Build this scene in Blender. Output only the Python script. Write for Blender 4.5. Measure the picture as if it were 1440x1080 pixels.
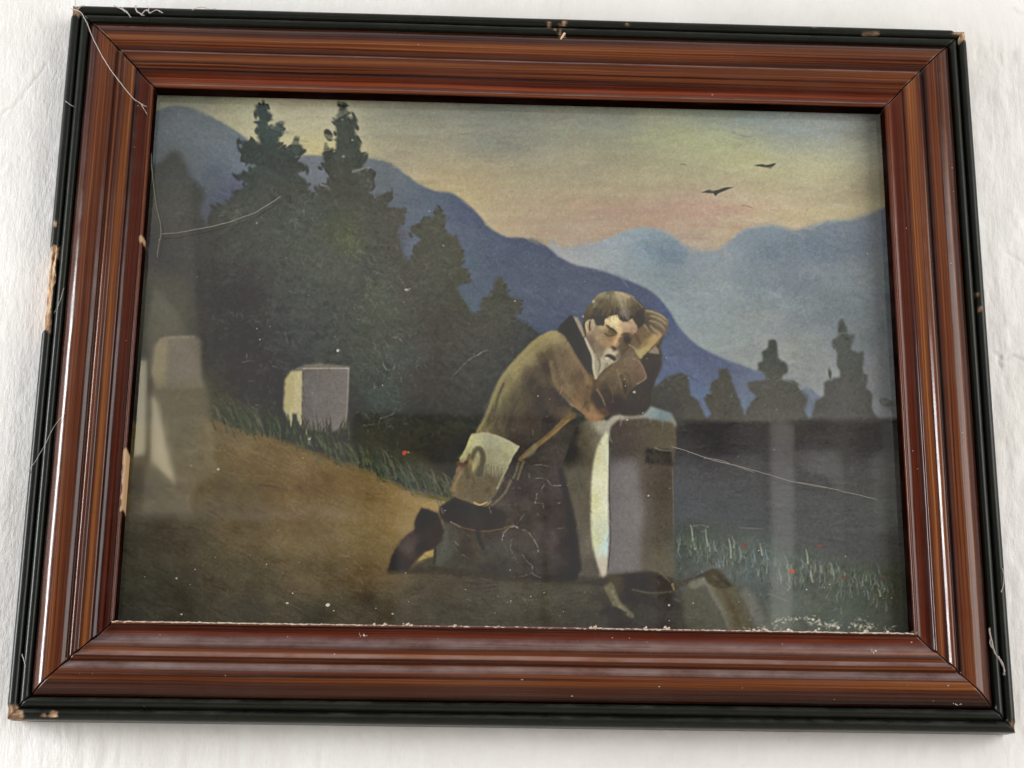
import bpy, bmesh, math, random
import numpy as np
from mathutils import Vector

WORLD, KEY, SIDE = .66, 94.0, 66.0
VEIL = (.046, .044, .041)      # light the glass and its dust add over the paint (pale wall mirrored)
VEIL_LOW = (.030, .029, .027)  # ... where the dark wardrobe is mirrored
LIT = (.83, .83, .79)          # light falling on the paint through the glass
DEBUG_PAINT = None

# ================================================================ camera, light, exposure
scene = bpy.context.scene
for o in list(bpy.data.objects): bpy.data.objects.remove(o)

cam_d = bpy.data.cameras.new('camera'); cam = bpy.data.objects.new('camera', cam_d)
scene.collection.objects.link(cam); scene.camera = cam
cam.rotation_mode = 'XYZ'
cam.rotation_euler = (1.8461744974, -0.0100417387, -0.0394855773)
cam.location = (-0.054742432, -1.3142328, -0.40202647)
cam_d.sensor_width = 36; cam_d.lens = 57.5; cam_d.clip_start = .01; cam_d.clip_end = 100

world = bpy.data.worlds.new('World'); scene.world = world; world.use_nodes = True
bg = world.node_tree.nodes['Background']
bg.inputs[0].default_value = (1.0, .985, .965, 1); bg.inputs[1].default_value = WORLD

def area(name, loc, target, sx, sy, power, col):
    d = bpy.data.lights.new(name, 'AREA'); d.shape = 'RECTANGLE'; d.size = sx; d.size_y = sy; d.energy = power; d.color = col
    o = bpy.data.objects.new(name, d); scene.collection.objects.link(o)
    o.location = loc; o.rotation_euler = (Vector(target) - Vector(loc)).to_track_quat('-Z', 'Y').to_euler()
    return o
area('key_window_light', (2.6, -2.0, .35), (0, 0, -.05), 2.2, 2.0, KEY, (1.0, .985, .96))
area('side_window_light', (-2.2, -0.52, 0.12), (0, 0, 0), .28, 1.15, SIDE, (.93, .96, 1.0))

vs = scene.view_settings
vs.view_transform = 'Standard'; vs.look = 'None'; vs.gamma = 1; vs.exposure = 0; vs.use_curve_mapping = False
scene.render.engine = 'CYCLES'
scene.cycles.max_bounces = 8; scene.cycles.transparent_max_bounces = 12
scene.cycles.caustics_reflective = False
scene.render.resolution_x, scene.render.resolution_y = 1024, 768

# ================================================================ helpers
COL = scene.collection
def link(o, parent=None):
    COL.objects.link(o)
    if parent is not None: o.parent = parent
    return o
def tag(o, label=None, cat=None, group=None, kind=None):
    if label: o['label'] = label
    if cat: o['category'] = cat
    if group: o['group'] = group
    if kind: o['kind'] = kind
    return o
def empty(name, loc=(0, 0, 0)):
    o = bpy.data.objects.new(name, None); o.location = loc; o.empty_display_size = .05
    return link(o)
def mesh_np(name, verts, quads, mat, parent=None, smooth=True, tris=False):
    k = 3 if tris else 4
    verts = np.ascontiguousarray(verts, np.float32); quads = np.ascontiguousarray(quads, np.int32)
    me = bpy.data.meshes.new(name)
    me.vertices.add(len(verts)); me.vertices.foreach_set('co', verts.ravel())
    me.loops.add(len(quads) * k); me.loops.foreach_set('vertex_index', quads.ravel())
    me.polygons.add(len(quads)); me.polygons.foreach_set('loop_start', np.arange(len(quads), dtype=np.int32) * k)
    me.polygons.foreach_set('use_smooth', np.full(len(quads), smooth))
    me.update(calc_edges=True); me.validate()
    for m in (mat if isinstance(mat, (list, tuple)) else [mat]): me.materials.append(m)
    return link(bpy.data.objects.new(name, me), parent)
def bm_obj(name, bm, mat, parent=None, smooth=False):
    bmesh.ops.recalc_face_normals(bm, faces=bm.faces)
    me = bpy.data.meshes.new(name); bm.to_mesh(me); bm.free()
    if smooth: me.polygons.foreach_set('use_smooth', [True] * len(me.polygons))
    for m in (mat if isinstance(mat, (list, tuple)) else [mat]): me.materials.append(m)
    return link(bpy.data.objects.new(name, me), parent)
def box(bm, x0, x1, y0, y1, z0, z1, bev=0.0):
    r = bmesh.ops.create_cube(bm, size=1)
    for v in r['verts']:
        v.co = Vector(((x0 + x1) / 2 + v.co.x * (x1 - x0), (y0 + y1) / 2 + v.co.y * (y1 - y0), (z0 + z1) / 2 + v.co.z * (z1 - z0)))
    if bev:
        es = list({e for v in r['verts'] for e in v.link_edges})
        bmesh.ops.bevel(bm, geom=es, offset=bev, segments=2, affect='EDGES')
def tube(bm, pts, r0, r1=None, n=5):
    r1 = r0 if r1 is None else r1
    pts = [Vector(p) for p in pts]; rings = []
    for i, p in enumerate(pts):
        d = (pts[min(i + 1, len(pts) - 1)] - pts[max(i - 1, 0)]).normalized()
        a = d.cross(Vector((0, 1, 0)))
        if a.length < 1e-4: a = d.cross(Vector((1, 0, 0)))
        a.normalize(); b = d.cross(a)
        r = r0 + (r1 - r0) * i / max(1, len(pts) - 1)
        rings.append([bm.verts.new(p + (a * math.cos(k * 2 * math.pi / n) + b * math.sin(k * 2 * math.pi / n)) * r) for k in range(n)])
    for A, B in zip(rings, rings[1:]):
        for k in range(n): bm.faces.new((A[k], A[(k + 1) % n], B[(k + 1) % n], B[k]))
    bm.faces.new(rings[0]); bm.faces.new(rings[-1])

# ---- material helpers
def mat_new(name):
    m = bpy.data.materials.new(name); m.use_nodes = True
    nt = m.node_tree; return m, nt, nt.nodes['Principled BSDF']
def N(nt, typ, **kw):
    n = nt.nodes.new(typ)
    for k, v in kw.items():
        if k.startswith('i_'):
            n.inputs[int(k[2:]) if k[2:].isdigit() else k[2:].replace('_', ' ')].default_value = v
        else: setattr(n, k, v)
    return n
def ramp(nt, stops, interp='LINEAR'):
    n = nt.nodes.new('ShaderNodeValToRGB'); cr = n.color_ramp; cr.interpolation = interp
    while len(cr.elements) < len(stops): cr.elements.new(.5)
    for e, (p, c) in zip(cr.elements, stops):
        e.position = p; e.color = (*c, 1) if len(c) == 3 else c
    return n
def math_n(nt, op, a, b=None, clamp=False):
    n = nt.nodes.new('ShaderNodeMath'); n.operation = op; n.use_clamp = clamp
    for i, v in enumerate((a, b)):
        if v is None: continue
        if isinstance(v, (int, float)): n.inputs[i].default_value = v
        else: nt.links.new(v, n.inputs[i])
    return n.outputs[0]
def mixc(nt, f, a, b, blend='MIX'):
    n = nt.nodes.new('ShaderNodeMix'); n.data_type = 'RGBA'; n.blend_type = blend
    for s, v in ((n.inputs[0], f), (n.inputs[6], a), (n.inputs[7], b)):
        if isinstance(v, (int, float)): s.default_value = v
        elif isinstance(v, tuple): s.default_value = (*v, 1) if len(v) == 3 else v
        else: nt.links.new(v, s)
    return n.outputs[2]
def mapped(nt, src, scale):
    n = nt.nodes.new('ShaderNodeMapping'); n.inputs['Scale'].default_value = scale
    nt.links.new(src, n.inputs['Vector']); return n.outputs[0]
def noise(nt, vec, scale, detail=4, rough=.55, dist=0.0):
    n = nt.nodes.new('ShaderNodeTexNoise'); n.inputs['Scale'].default_value = scale; n.inputs['Detail'].default_value = detail
    n.inputs['Roughness'].default_value = rough; n.inputs['Distortion'].default_value = dist
    nt.links.new(vec, n.inputs['Vector']); return n.outputs[0]
def bump(nt, h, strength, dist, prev=None):
    n = nt.nodes.new('ShaderNodeBump'); n.inputs['Strength'].default_value = strength; n.inputs['Distance'].default_value = dist
    nt.links.new(h, n.inputs['Height'])
    if prev is not None: nt.links.new(prev, n.inputs['Normal'])
    return n.outputs[0]

# ---------------------------------------------------------------- the oil painting (flat paint)
# Painted procedurally into a colour field; tracing units: 1 unit = about 0.6 mm on the board.
PX0, PY0, PX1, PY1 = 140, 112, 1304, 916
PW, PH = PX1 - PX0, PY1 - PY0
prng = np.random.default_rng(7)

def vnoise(w, h, sx, sy, rng):
    """smooth value noise, feature size sx, sy"""
    gw, gh = int(w / sx) + 4, int(h / sy) + 4
    g = rng.random((gh, gw)).astype(np.float32)
    x = np.arange(w, dtype=np.float32) / sx; y = np.arange(h, dtype=np.float32) / sy
    xi = x.astype(int); yi = y.astype(int)
    fx = x - xi; fy = y - yi
    fx = fx * fx * (3 - 2 * fx); fy = fy * fy * (3 - 2 * fy)
    a = g[yi][:, xi] * (1 - fx) + g[yi][:, xi + 1] * fx
    b = g[yi + 1][:, xi] * (1 - fx) + g[yi + 1][:, xi + 1] * fx
    return (a * (1 - fy)[:, None] + b * fy[:, None]) * 2 - 1

def fbm(w, h, sx, sy, rng, n=4):
    o = np.zeros((h, w), np.float32); a = 1.0; t = 0
    for i in range(n):
        o += a * vnoise(w, h, max(sx, 1.01), max(sy, 1.01), rng); t += a
        a *= .55; sx *= .5; sy *= .5
        if sx < 1 and sy < 1: break
    return o / t

def box1(a, r, ax):
    if r < 1: return a
    n = a.shape[ax]
    pad = [(0, 0)] * a.ndim; pad[ax] = (r + 1, r)
    c = np.cumsum(np.pad(a, pad, mode='edge'), axis=ax, dtype=np.float64)
    hi = [slice(None)] * a.ndim; lo = list(hi)
    hi[ax] = slice(2 * r + 1, 2 * r + 1 + n); lo[ax] = slice(0, n)
    return ((c[tuple(hi)] - c[tuple(lo)]) / (2 * r + 1)).astype(np.float32)

def gblur(a, s):
    if s <= 0: return a
    if s < 1.0:
        k = math.exp(-.5 / (s * s)); k2 = 1 + 2 * k
        for ax in (0, 1):
            p = np.pad(a, [(1, 1) if i == ax else (0, 0) for i in range(a.ndim)], mode='edge')
            if ax == 0: a = (p[1:-1] + k * (p[:-2] + p[2:])) / k2
            else: a = (p[:, 1:-1] + k * (p[:, :-2] + p[:, 2:])) / k2
        return a.astype(np.float32)
    r = max(1, int(round(s * .95)))
    for i in range(3):
        a = box1(box1(a, r, 0), r, 1)
    return a

def catmull(pts, closed=True, n=5):
    p = np.array(pts, float); out = []
    m = len(p)
    rg = range(m) if closed else range(m - 1)
    for i in rg:
        if closed: a, b, c, d = p[i - 1], p[i], p[(i + 1) % m], p[(i + 2) % m]
        else: a, b, c, d = p[max(i - 1, 0)], p[i], p[i + 1], p[min(i + 2, m - 1)]
        for k in range(n):
            t = k / n
            out.append(.5 * (2 * b + (c - a) * t + (2 * a - 5 * b + 4 * c - d) * t * t + (3 * b - a - 3 * c + d) * t ** 3))
    if not closed: out.append(p[-1])
    return np.array(out)

def pmask(pts, blur=.7, smooth=False, rough=0.0):
    """antialiased polygon coverage (full field), tracing units"""
    p = catmull(pts) if smooth else np.array(pts, float)
    if rough:
        q = []
        for i in range(len(p)):
            a, b = p[i], p[(i + 1) % len(p)]
            n = max(1, int(np.hypot(*(b - a)) / 3))
            for k in range(n): q.append(a + (b - a) * k / n)
        p = np.array(q) + prng.normal(0, rough, (len(q), 2))
    S = 2
    m = 3 + int(3 * blur)
    x0 = max(int(p[:, 0].min()) - m, PX0); x1 = min(int(p[:, 0].max()) + m + 1, PX1)
    y0 = max(int(p[:, 1].min()) - m, PY0); y1 = min(int(p[:, 1].max()) + m + 1, PY1)
    full = np.zeros((PH, PW), np.float32)
    if x1 <= x0 or y1 <= y0: return full
    ys = y0 + (np.arange((y1 - y0) * S) + .5) / S
    nx = (x1 - x0) * S
    cov = np.zeros((len(ys), nx + 1), np.float32)
    A = p; B = np.roll(p, -1, 0)
    for (ax, ay), (bx, by) in zip(A, B):
        if ay == by: continue
        lo, hi = (ay, by) if ay < by else (by, ay)
        idx = np.nonzero((ys >= lo) & (ys < hi))[0]
        if len(idx) == 0: continue
        xs = ax + (ys[idx] - ay) / (by - ay) * (bx - ax)
        c = np.clip(((xs - x0) * S).round().astype(int), 0, nx)
        np.add.at(cov, (idx, c), 1)
    ins = (np.cumsum(cov, 1)[:, :nx] % 2)
    ins = ins.reshape(y1 - y0, S, x1 - x0, S).mean((1, 3)).astype(np.float32)
    full[y0 - PY0:y1 - PY0, x0 - PX0:x1 - PX0] = gblur(ins, blur)
    return full

IMG = np.zeros((PH, PW, 3), np.float32)
LAB = np.zeros((PH, PW), np.int16)
def comp(mask, col, alpha=1.0):
    m = (mask * alpha)[..., None]
    IMG[:] = IMG * (1 - m) + (np.asarray(col, np.float32) if np.ndim(col) != 3 else col) * m

def label(mask, i, thr=.5): LAB[mask > thr] = i

def field(samples, p=1.5, eps=60.0, ay=1.25, D=6):
    """smooth colour field through scattered samples (x, y, r, g, b)"""
    s = np.array(samples, np.float32)
    gx = np.arange(PX0, PX1 + D, D, dtype=np.float32); gy = np.arange(PY0, PY1 + D, D, dtype=np.float32)
    X, Y = np.meshgrid(gx, gy)
    d2 = (X[..., None] - s[:, 0]) ** 2 + ((Y[..., None] - s[:, 1]) * ay) ** 2
    w = 1 / (d2 + eps) ** p
    c = (w @ s[:, 2:]) / w.sum(-1, keepdims=True)
    c = gblur(c, 1.0 if D > 3 else 0)
    x = np.arange(PW) / D; y = np.arange(PH) / D
    xi = x.astype(int); yi = y.astype(int); fx = (x - xi)[None, :, None]; fy = (y - yi)[:, None, None]
    return (c[yi][:, xi] * (1 - fx) * (1 - fy) + c[yi][:, xi + 1] * fx * (1 - fy) + c[yi + 1][:, xi] * (1 - fx) * fy + c[yi + 1][:, xi + 1] * fx * fy).astype(np.float32)

def ffield_(mask, samples, *a):
    return ffield(samples, mask, 1.9, 30.0)

def ffield(samples, mask, p=2.3, eps=8.0):
    """finer colour field, evaluated only over the mask's box"""
    s = np.array(samples, np.float32); ys, xs = np.nonzero(mask > .002)
    y0, y1, x0, x1 = ys.min(), ys.max() + 1, xs.min(), xs.max() + 1
    X, Y = np.meshgrid(np.arange(x0, x1, dtype=np.float32) + PX0, np.arange(y0, y1, dtype=np.float32) + PY0)
    w = np.zeros(X.shape, np.float32); c = np.zeros(X.shape + (3,), np.float32)
    for q in s:
        k = 1 / (((X - q[0]) ** 2 + (Y - q[1]) ** 2 + eps) ** (p / 1.0)); w += k; c += k[..., None] * q[2:]
    out = np.zeros((PH, PW, 3), np.float32); out[y0:y1, x0:x1] = gblur(c / w[..., None], 1.2)
    return out

def stroke(pts, w0, w1=None, col=(200, 200, 200), a=1.0, soft=.8, dry=0.0, smooth=True, lab=None):
    p = catmull(pts, False, 6) if smooth and len(pts) > 2 else np.array(pts, float)
    w1 = w0 if w1 is None else w1
    m = max(w0, w1) + 3
    x0 = max(int(p[:, 0].min() - m), PX0); x1 = min(int(p[:, 0].max() + m) + 1, PX1)
    y0 = max(int(p[:, 1].min() - m), PY0); y1 = min(int(p[:, 1].max() + m) + 1, PY1)
    if x1 <= x0 or y1 <= y0: return
    X, Y = np.meshgrid(np.arange(x0, x1) + .5, np.arange(y0, y1) + .5)
    best = np.zeros(X.shape, np.float32)
    L = len(p) - 1
    for i in range(L):
        ax, ay = p[i]; bx, by = p[i + 1]
        dx, dy = bx - ax, by - ay; l2 = dx * dx + dy * dy + 1e-9
        t = np.clip(((X - ax) * dx + (Y - ay) * dy) / l2, 0, 1)
        d = np.hypot(X - ax - t * dx, Y - ay - t * dy)
        u = (i + t) / L
        hw = (w0 + (w1 - w0) * u) / 2
        best = np.maximum(best, np.clip((hw - d) / soft + .5, 0, 1) * np.minimum(1, hw * 2 / max(soft, .5)))
    if dry:
        best = best * np.clip(1 - dry * (prng.random(X.shape) * 1.2), 0, 1)
    mm = (best * a)[..., None].astype(np.float32)
    sl = (slice(y0 - PY0, y1 - PY0), slice(x0 - PX0, x1 - PX0))
    IMG[sl] = IMG[sl] * (1 - mm) + np.array(col, np.float32) * mm
    if lab is not None:
        s = LAB[sl]; s[best > .5] = lab

def daub(x, y, l, w, ang, col, a=1.0, soft=.35, lab=None):
    r = max(l, w) + 2
    x0 = max(int(x - r), PX0); x1 = min(int(x + r) + 1, PX1); y0 = max(int(y - r), PY0); y1 = min(int(y + r) + 1, PY1)
    if x1 <= x0 or y1 <= y0: return
    X, Y = np.meshgrid(np.arange(x0, x1) + .5 - x, np.arange(y0, y1) + .5 - y)
    c, s = math.cos(ang), math.sin(ang)
    q = np.hypot((X * c + Y * s) / l, (Y * c - X * s) / w)
    b = np.clip((1 - q) / soft, 0, 1)
    mm = (b * a)[..., None].astype(np.float32)
    sl = (slice(y0 - PY0, y1 - PY0), slice(x0 - PX0, x1 - PX0))
    IMG[sl] = IMG[sl] * (1 - mm) + np.array(col, np.float32) * mm
    if lab is not None:
        t = LAB[sl]; t[b > .5] = lab

def jit(c, s): return np.clip(np.array(c, float) + prng.normal(0, s) + prng.normal(0, s * .4, 3), 0, 255)

LABELS = ['painted_sky', 'painted_cloud', 'painted_mountain', 'painted_fir_tree', 'painted_bush', 'painted_path',
          'painted_grass', 'painted_plain', 'painted_rounded_stone', 'painted_square_stone', 'painted_gravestone',
          'painted_person', 'painted_satchel', 'painted_belongings', 'painted_bird', 'painted_meadow']
LI = {n: i for i, n in enumerate(LABELS)}
# individual firs and birds get ids of their own beyond the list
def newlab(n):
    LABELS.append(n); return len(LABELS) - 1

def paint():
    yy0, xx0 = np.mgrid[PY0:PY1, PX0:PX1].astype(np.float32)
    n1 = fbm(PW, PH, 120, 60, prng, 5); n2 = fbm(PW, PH, 14, 14, prng, 4); nh = fbm(PW, PH, 90, 9, prng, 4)
    nd = fbm(PW, PH, 40, 26, prng, 5)
    # ---- sky
    sky = field([(230,145,138,140,120),(330,170,168,165,132),(440,165,172,167,136),(440,210,180,170,122),(560,165,136,136,116),(560,215,152,144,116),
        (640,250,168,152,116),(700,160,124,127,113),(700,205,128,129,113),(760,245,156,148,118),(850,170,128,130,114),(850,212,146,143,115),
        (940,190,162,164,121),(1000,160,140,148,130),(1000,205,168,170,126),(1080,165,150,156,146),(1110,185,145,152,146),(1180,170,148,152,142),
        (1180,205,164,164,140),(1232,185,108,108,90),(1050,230,180,177,131),(1150,240,182,176,134),(1225,260,146,138,108),(700,295,170,154,119),  # the dim right-edge samples hold the frame lip's shadow
        (780,290,165,149,120),(850,300,164,140,117),(920,300,166,138,117),(985,292,180,150,130),(900,262,162,152,118),(1060,292,188,172,138),
        (1130,300,180,166,131),(760,325,163,146,120),(830,330,160,146,125),(1000,335,172,157,131),(1200,290,166,156,121),(640,275,172,157,115),(940,232,160,155,118)], 1.3, 900.0, 2.6) * np.array([1, 1, 1], np.float32) + np.array([0, 0, 5], np.float32)
    comp(np.ones((PH, PW), np.float32), sky)
    IMG[:] += (n1 * 5 + nh * 2)[..., None] * np.array([1, .95, .8], np.float32)
    for k in range(60):
        x = prng.uniform(800, 1080); y = prng.choice([286, 296, 303, 320, 330]) + prng.normal(0, 3); l = prng.uniform(15, 55)
        stroke([(x - l, y + prng.normal(0, 2)), (x, y), (x + l, y + prng.normal(0, 2) - 2)], prng.uniform(2, 5), 1, jit((176, 140, 122), 6), .22, 2.5)
    for k in range(50):
        x = prng.uniform(620, 1230); y = prng.uniform(215, 330); l = prng.uniform(15, 60)
        stroke([(x - l, y + 2), (x, y), (x + l, y - 2)], prng.uniform(2, 7), 1, jit((182, 170, 128), 8), .16, 3)
    for k in range(34):
        x = prng.uniform(1015, 1200); y = prng.uniform(160, 195); l = prng.uniform(8, 34)
        stroke([(x - l, y - 3), (x, y), (x + l, y + prng.normal(2, 3))], prng.uniform(2, 6), 1, jit((152, 162, 164), 8), .28, 2.5)
    stroke([(1030, 186), (1048, 192), (1062, 191)], 2.5, 1, (110, 118, 112), .6, 1.5)
    for k in range(30):
        x = prng.uniform(560, 900); y = prng.uniform(160, 215); l = prng.uniform(20, 60)
        stroke([(x - l, y), (x, y + 2), (x + l, y)], prng.uniform(4, 9), 2, jit((124, 126, 112), 5), .2, 4)
    # ---- clouds / far range
    cl = pmask([(770,360),(790,350),(812,345),(840,339),(870,328),(890,322),(910,320),(932,324),(950,334),(966,346),(985,353),(1006,352),(1022,342),(1040,327),(1058,319),(1085,317),(1105,321),(1118,324),(1140,318),(1165,311),(1195,309),(1222,301),(1255,288),(1290,286),(1290,650),(770,650)], 2.2, True)
    cf = field([(800,360,138,140,140),(850,352,138,145,150),(895,328,132,145,162),(905,350,112,128,150),(940,360,106,122,146),(870,375,122,132,140),(985,368,124,134,145),
        (1030,345,122,132,150),(1070,325,120,132,155),(1080,355,104,117,143),(1150,345,100,112,137),(1150,320,112,122,145),(1210,315,106,114,134),(1235,350,108,115,128),(1000,410,128,137,140),(960,430,122,133,140),
        (1060,400,112,124,138),(1060,450,124,131,128),(1110,395,108,118,135),(1150,435,110,118,126),(1200,420,108,117,124),(1200,480,104,110,112),(1240,440,100,108,108),(1100,495,130,134,118),(1010,465,126,135,130),(1050,495,126,132,122),(1150,520,124,128,116),(1230,540,108,112,112),(1150,560,118,122,122),(1120,460,112,120,124)])
    g_ = cf[..., 1] + 9
    cf = np.stack([cf[..., 0] + 11, g_, g_ + .25 * (cf[..., 2] - cf[..., 1])], -1)
    comp(cl, cf); label(cl, LI['painted_cloud'])
    IMG[:] += (cl * (n1 * 5 + nd * 4))[..., None]
    keep = IMG.copy()
    for x, y, rx, ry, c, a in ((1150,350,60,26,(100,110,126),.5),(1080,352,38,22,(108,118,132),.4),(940,356,34,22,(104,116,132),.5),(915,350,24,18,(108,122,138),.4),(1215,340,40,30,(98,106,120),.5),(1000,408,60,26,(138,146,146),.5),(1060,452,60,24,(132,138,134),.5),(960,425,34,22,(134,143,145),.4),(1130,400,60,24,(112,121,130),.4),(1180,440,50,30,(106,113,117),.4),(1110,490,60,22,(136,140,128),.45),(850,362,40,12,(146,150,148),.5),(985,372,30,14,(136,144,148),.4),(1220,480,36,40,(104,110,112),.4),(1040,385,34,14,(122,132,138),.4),(1090,425,40,12,(124,131,132),.4),(1165,392,30,16,(120,128,132),.35)):
        daub(x, y, rx, ry, prng.normal(0, .15), c, a, 1.0)
    IMG[:] = keep * (1 - cl[..., None]) + IMG * cl[..., None]
    for pts in ([(884,326),(905,321),(930,325),(950,336)], [(1036,331),(1058,320),(1085,318),(1112,323)], [(1140,319),(1170,311),(1200,309)]):
        stroke(pts, 5, 3, (146, 155, 160), .4, 4)
    # ---- mountain
    mt = pmask([(150,150),(215,156),(238,149),(262,150),(285,158),(312,172),(336,187),(350,198),(366,214),(400,219),(440,218),(480,222),(520,222),(545,227),(562,238),(588,257),(612,268),(634,271),(650,281),(672,301),(690,321),(713,333),(742,335),(765,344),(788,362),(808,372),(835,378),(862,386),(892,398),(916,410),(936,430),(956,461),(980,485),(1010,501),(1046,515),(1076,526),(1105,545),(1150,556),(1150,650),(150,650)], 1.3, True)
    mf = field([(235,170,122,130,142),(260,200,113,124,143),(300,190,124,132,143),(300,220,106,118,140),(340,220,112,120,138),(340,262,94,98,120),(310,300,92,96,116),(250,215,108,112,118),(450,240,116,118,130),(440,225,126,130,140),(420,250,112,116,128),
        (540,250,108,112,124),(540,235,112,116,122),(600,285,90,98,118),(580,270,98,104,120),(590,330,96,104,126),(570,350,92,98,124),(660,310,82,87,113),(700,360,80,85,112),(660,360,84,96,114),(670,420,84,96,112),(760,370,80,85,112),(840,395,82,88,114),(900,420,80,86,118),(945,480,88,96,134),(960,510,90,99,150),
        (1000,515,92,98,142),(740,440,78,86,108),(780,430,76,80,106),(930,555,95,108,150),(975,545,98,112,162),(985,570,104,120,168),(1040,535,105,112,150),(1055,560,112,124,160),(1130,565,112,120,150),(930,440,74,84,124),(990,500,84,90,132)])
    mf = np.stack([94 + .6 * (mf[..., 0] - 96), 98 + .6 * (mf[..., 1] - 100), 108 + .45 * (mf[..., 2] - 122)], -1)
    comp(mt, mf); label(mt, LI['painted_mountain'])
    IMG[:] += (mt * (n1 * 4 + nd * 5))[..., None] * np.array([1, 1, 1.1], np.float32)
    keep = IMG.copy()
    for x, y, rx, ry, c, a in ((275,185,70,26,(116,124,132),.5),(330,285,40,50,(78,80,94),.6),(300,250,40,30,(92,98,110),.4),(640,300,40,26,(80,86,102),.5),(740,400,90,50,(84,88,104),.4),(860,400,60,16,(82,88,104),.4),(930,450,26,40,(78,86,112),.5),(455,240,30,16,(118,120,128),.5),(590,330,24,30,(96,103,120),.4),(680,420,30,30,(90,99,112),.4)):
        daub(x, y, rx, ry, .3, c, a, 1.0)
    IMG[:] = keep * (1 - mt[..., None]) + IMG * mt[..., None]
    stroke([(520,222),(545,227),(562,238),(588,257),(612,268)], 3, 3, (150, 146, 118), .35, 2)
    for k in range(70):
        x = prng.uniform(560, 960); y = prng.uniform(330, 520); l = prng.uniform(6, 26)
        if mt[int(y) - PY0, int(x) - PX0] > .9:
            stroke([(x - l, y - l * .5), (x, y), (x + l, y + l * .7)], prng.uniform(2, 6), 1, jit((94, 99, 112), 7), .2, 3)
    # ---- right-hand firs
    rt = field([(920,560,84,82,76),(1000,570,92,88,80),(1080,560,94,92,84),(1180,560,94,92,88),(1185,470,92,96,90),(1085,490,82,86,80),(1240,570,90,90,84),(1090,585,96,94,86)])
    firs_r = [[(905,556),(920,544),(936,531),(957,524),(967,528),(971,556),(981,562),(990,582),(998,600),(900,600)],
        [(985,600),(1000,582),(989,559),(1000,554),(1000,537),(1012,531),(1011,519),(1024,518),(1029,537),(1037,554),(1044,576),(1056,600)],
        [(1040,600),(1049,577),(1063,557),(1052,547),(1052,536),(1075,535),(1078,529),(1066,520),(1065,510),(1073,508),(1071,494),(1080,489),(1081,479),(1088,476),(1093,481),(1094,503),(1107,512),(1108,523),(1100,530),(1099,534),(1121,537),(1123,547),(1136,557),(1131,577),(1142,600)],
        [(1132,600),(1141,586),(1146,564),(1159,556),(1159,537),(1180,530),(1182,523),(1175,506),(1179,497),(1171,489),(1171,479),(1178,474),(1179,455),(1184,448),(1191,457),(1193,471),(1203,471),(1197,484),(1199,494),(1215,495),(1215,515),(1213,525),(1220,529),(1218,545),(1227,554),(1226,573),(1240,600)]]
    for q in firs_r:
        m = pmask(q, 1.1, False, .7); lab = newlab('painted_fir_tree')
        comp(m, rt - 11, .96); label(m, lab)
        xs = [a for a, b in q]; ys = [b for a, b in q]
        for k in range(60):
            x = prng.uniform(min(xs), max(xs)); y = prng.uniform(min(ys), 590)
            if m[int(y) - PY0, int(np.clip(x, PX0, PX1 - 1)) - PX0] > .8:
                daub(x, y, prng.uniform(3, 8), prng.uniform(1.4, 3), prng.choice([-.5, .5]) + prng.normal(0, .2), jit((70, 73, 66) if k % 2 else (88, 90, 82), 4), .4)
    daub(1167, 524, 11, 3, 1.5, (84, 86, 78)); daub(1246, 566, 12, 7, .3, (88, 88, 82), .8)
    # ---- plain behind the grave, right
    pl = pmask([(900,588),(960,592),(1060,594),(1140,590),(1240,588),(1300,590),(1300,840),(900,840)], 2.5)
    pf = field([(960,600,60,57,58),(1000,620,54,51,53),(1100,600,66,63,60),(1100,625,58,56,57),(1200,600,66,64,62),(1210,620,58,56,56),(960,640,66,65,66),(960,670,75,75,78),(1050,660,74,73,75),(1050,720,72,73,75),(1150,660,74,73,73),(1150,720,74,75,76),(1240,660,80,80,79),(1240,720,80,81,80),(980,730,75,78,80)])
    pf = pf + 4 * np.clip((np.arange(PY0, PY1) - 632) / 30, 0, 1)[:, None, None]
    pf = pf - np.array([0, 0, 2], np.float32)
    comp(pl, pf); label(pl, LI['painted_plain'])
    # ---- left dark wood: bush + firs
    bush = pmask([(150,236),(215,233),(238,214),(250,212),(257,224),(264,236),(268,248),(284,264),(289,278),(284,292),(287,310),(300,318),(308,334),(320,340),(320,640),(150,640)], 3.0, True, .8)
    tf = field([(225,250,84,84,78),(240,300,86,84,76),(230,350,76,73,70),(230,420,96,88,74),(280,330,82,79,73),(300,400,72,70,66),(300,350,82,79,72),(340,240,70,74,68),(380,180,78,84,76),(375,220,66,70,64),(390,270,80,78,70),(345,300,84,82,74),(330,420,66,63,60),(340,480,66,61,59),(360,540,66,60,60),
        (430,300,84,84,76),(450,350,86,86,76),(480,200,78,80,70),(482,260,80,78,68),(480,330,90,90,70),(500,380,82,82,74),(540,320,86,82,74),(540,420,86,86,74),(520,480,80,80,70),(400,420,80,79,73),(420,470,74,73,69),(560,500,78,79,72),(540,560,74,78,70),
        (600,420,82,74,68),(600,340,86,82,72),(640,370,86,80,70),(620,460,80,72,67),(650,440,80,74,66),(620,520,76,71,66),(700,430,84,80,70),(690,500,78,75,68),(640,560,72,66,62),(600,590,64,57,50),(560,610,62,55,45),(620,630,58,51,41),(680,560,72,68,62),(500,600,66,60,50),(300,560,76,72,60),(320,590,72,70,60),(760,470,76,74,70)])
    tf = tf - np.array([4, 2, 0], np.float32); tf[..., 1] = np.maximum(tf[..., 1], tf[..., 0] - 1)
    comp(bush, np.minimum(tf, 82), .94); label(bush, LI['painted_bush'])
    body = pmask([(290,330),(345,300),(440,272),(545,300),(575,372),(640,400),(662,440),(690,442),(722,444),(745,460),(765,472),(800,500),(800,705),(640,705),(560,678),(430,628),(300,596)], 2.0, False, 1.0)
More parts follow.
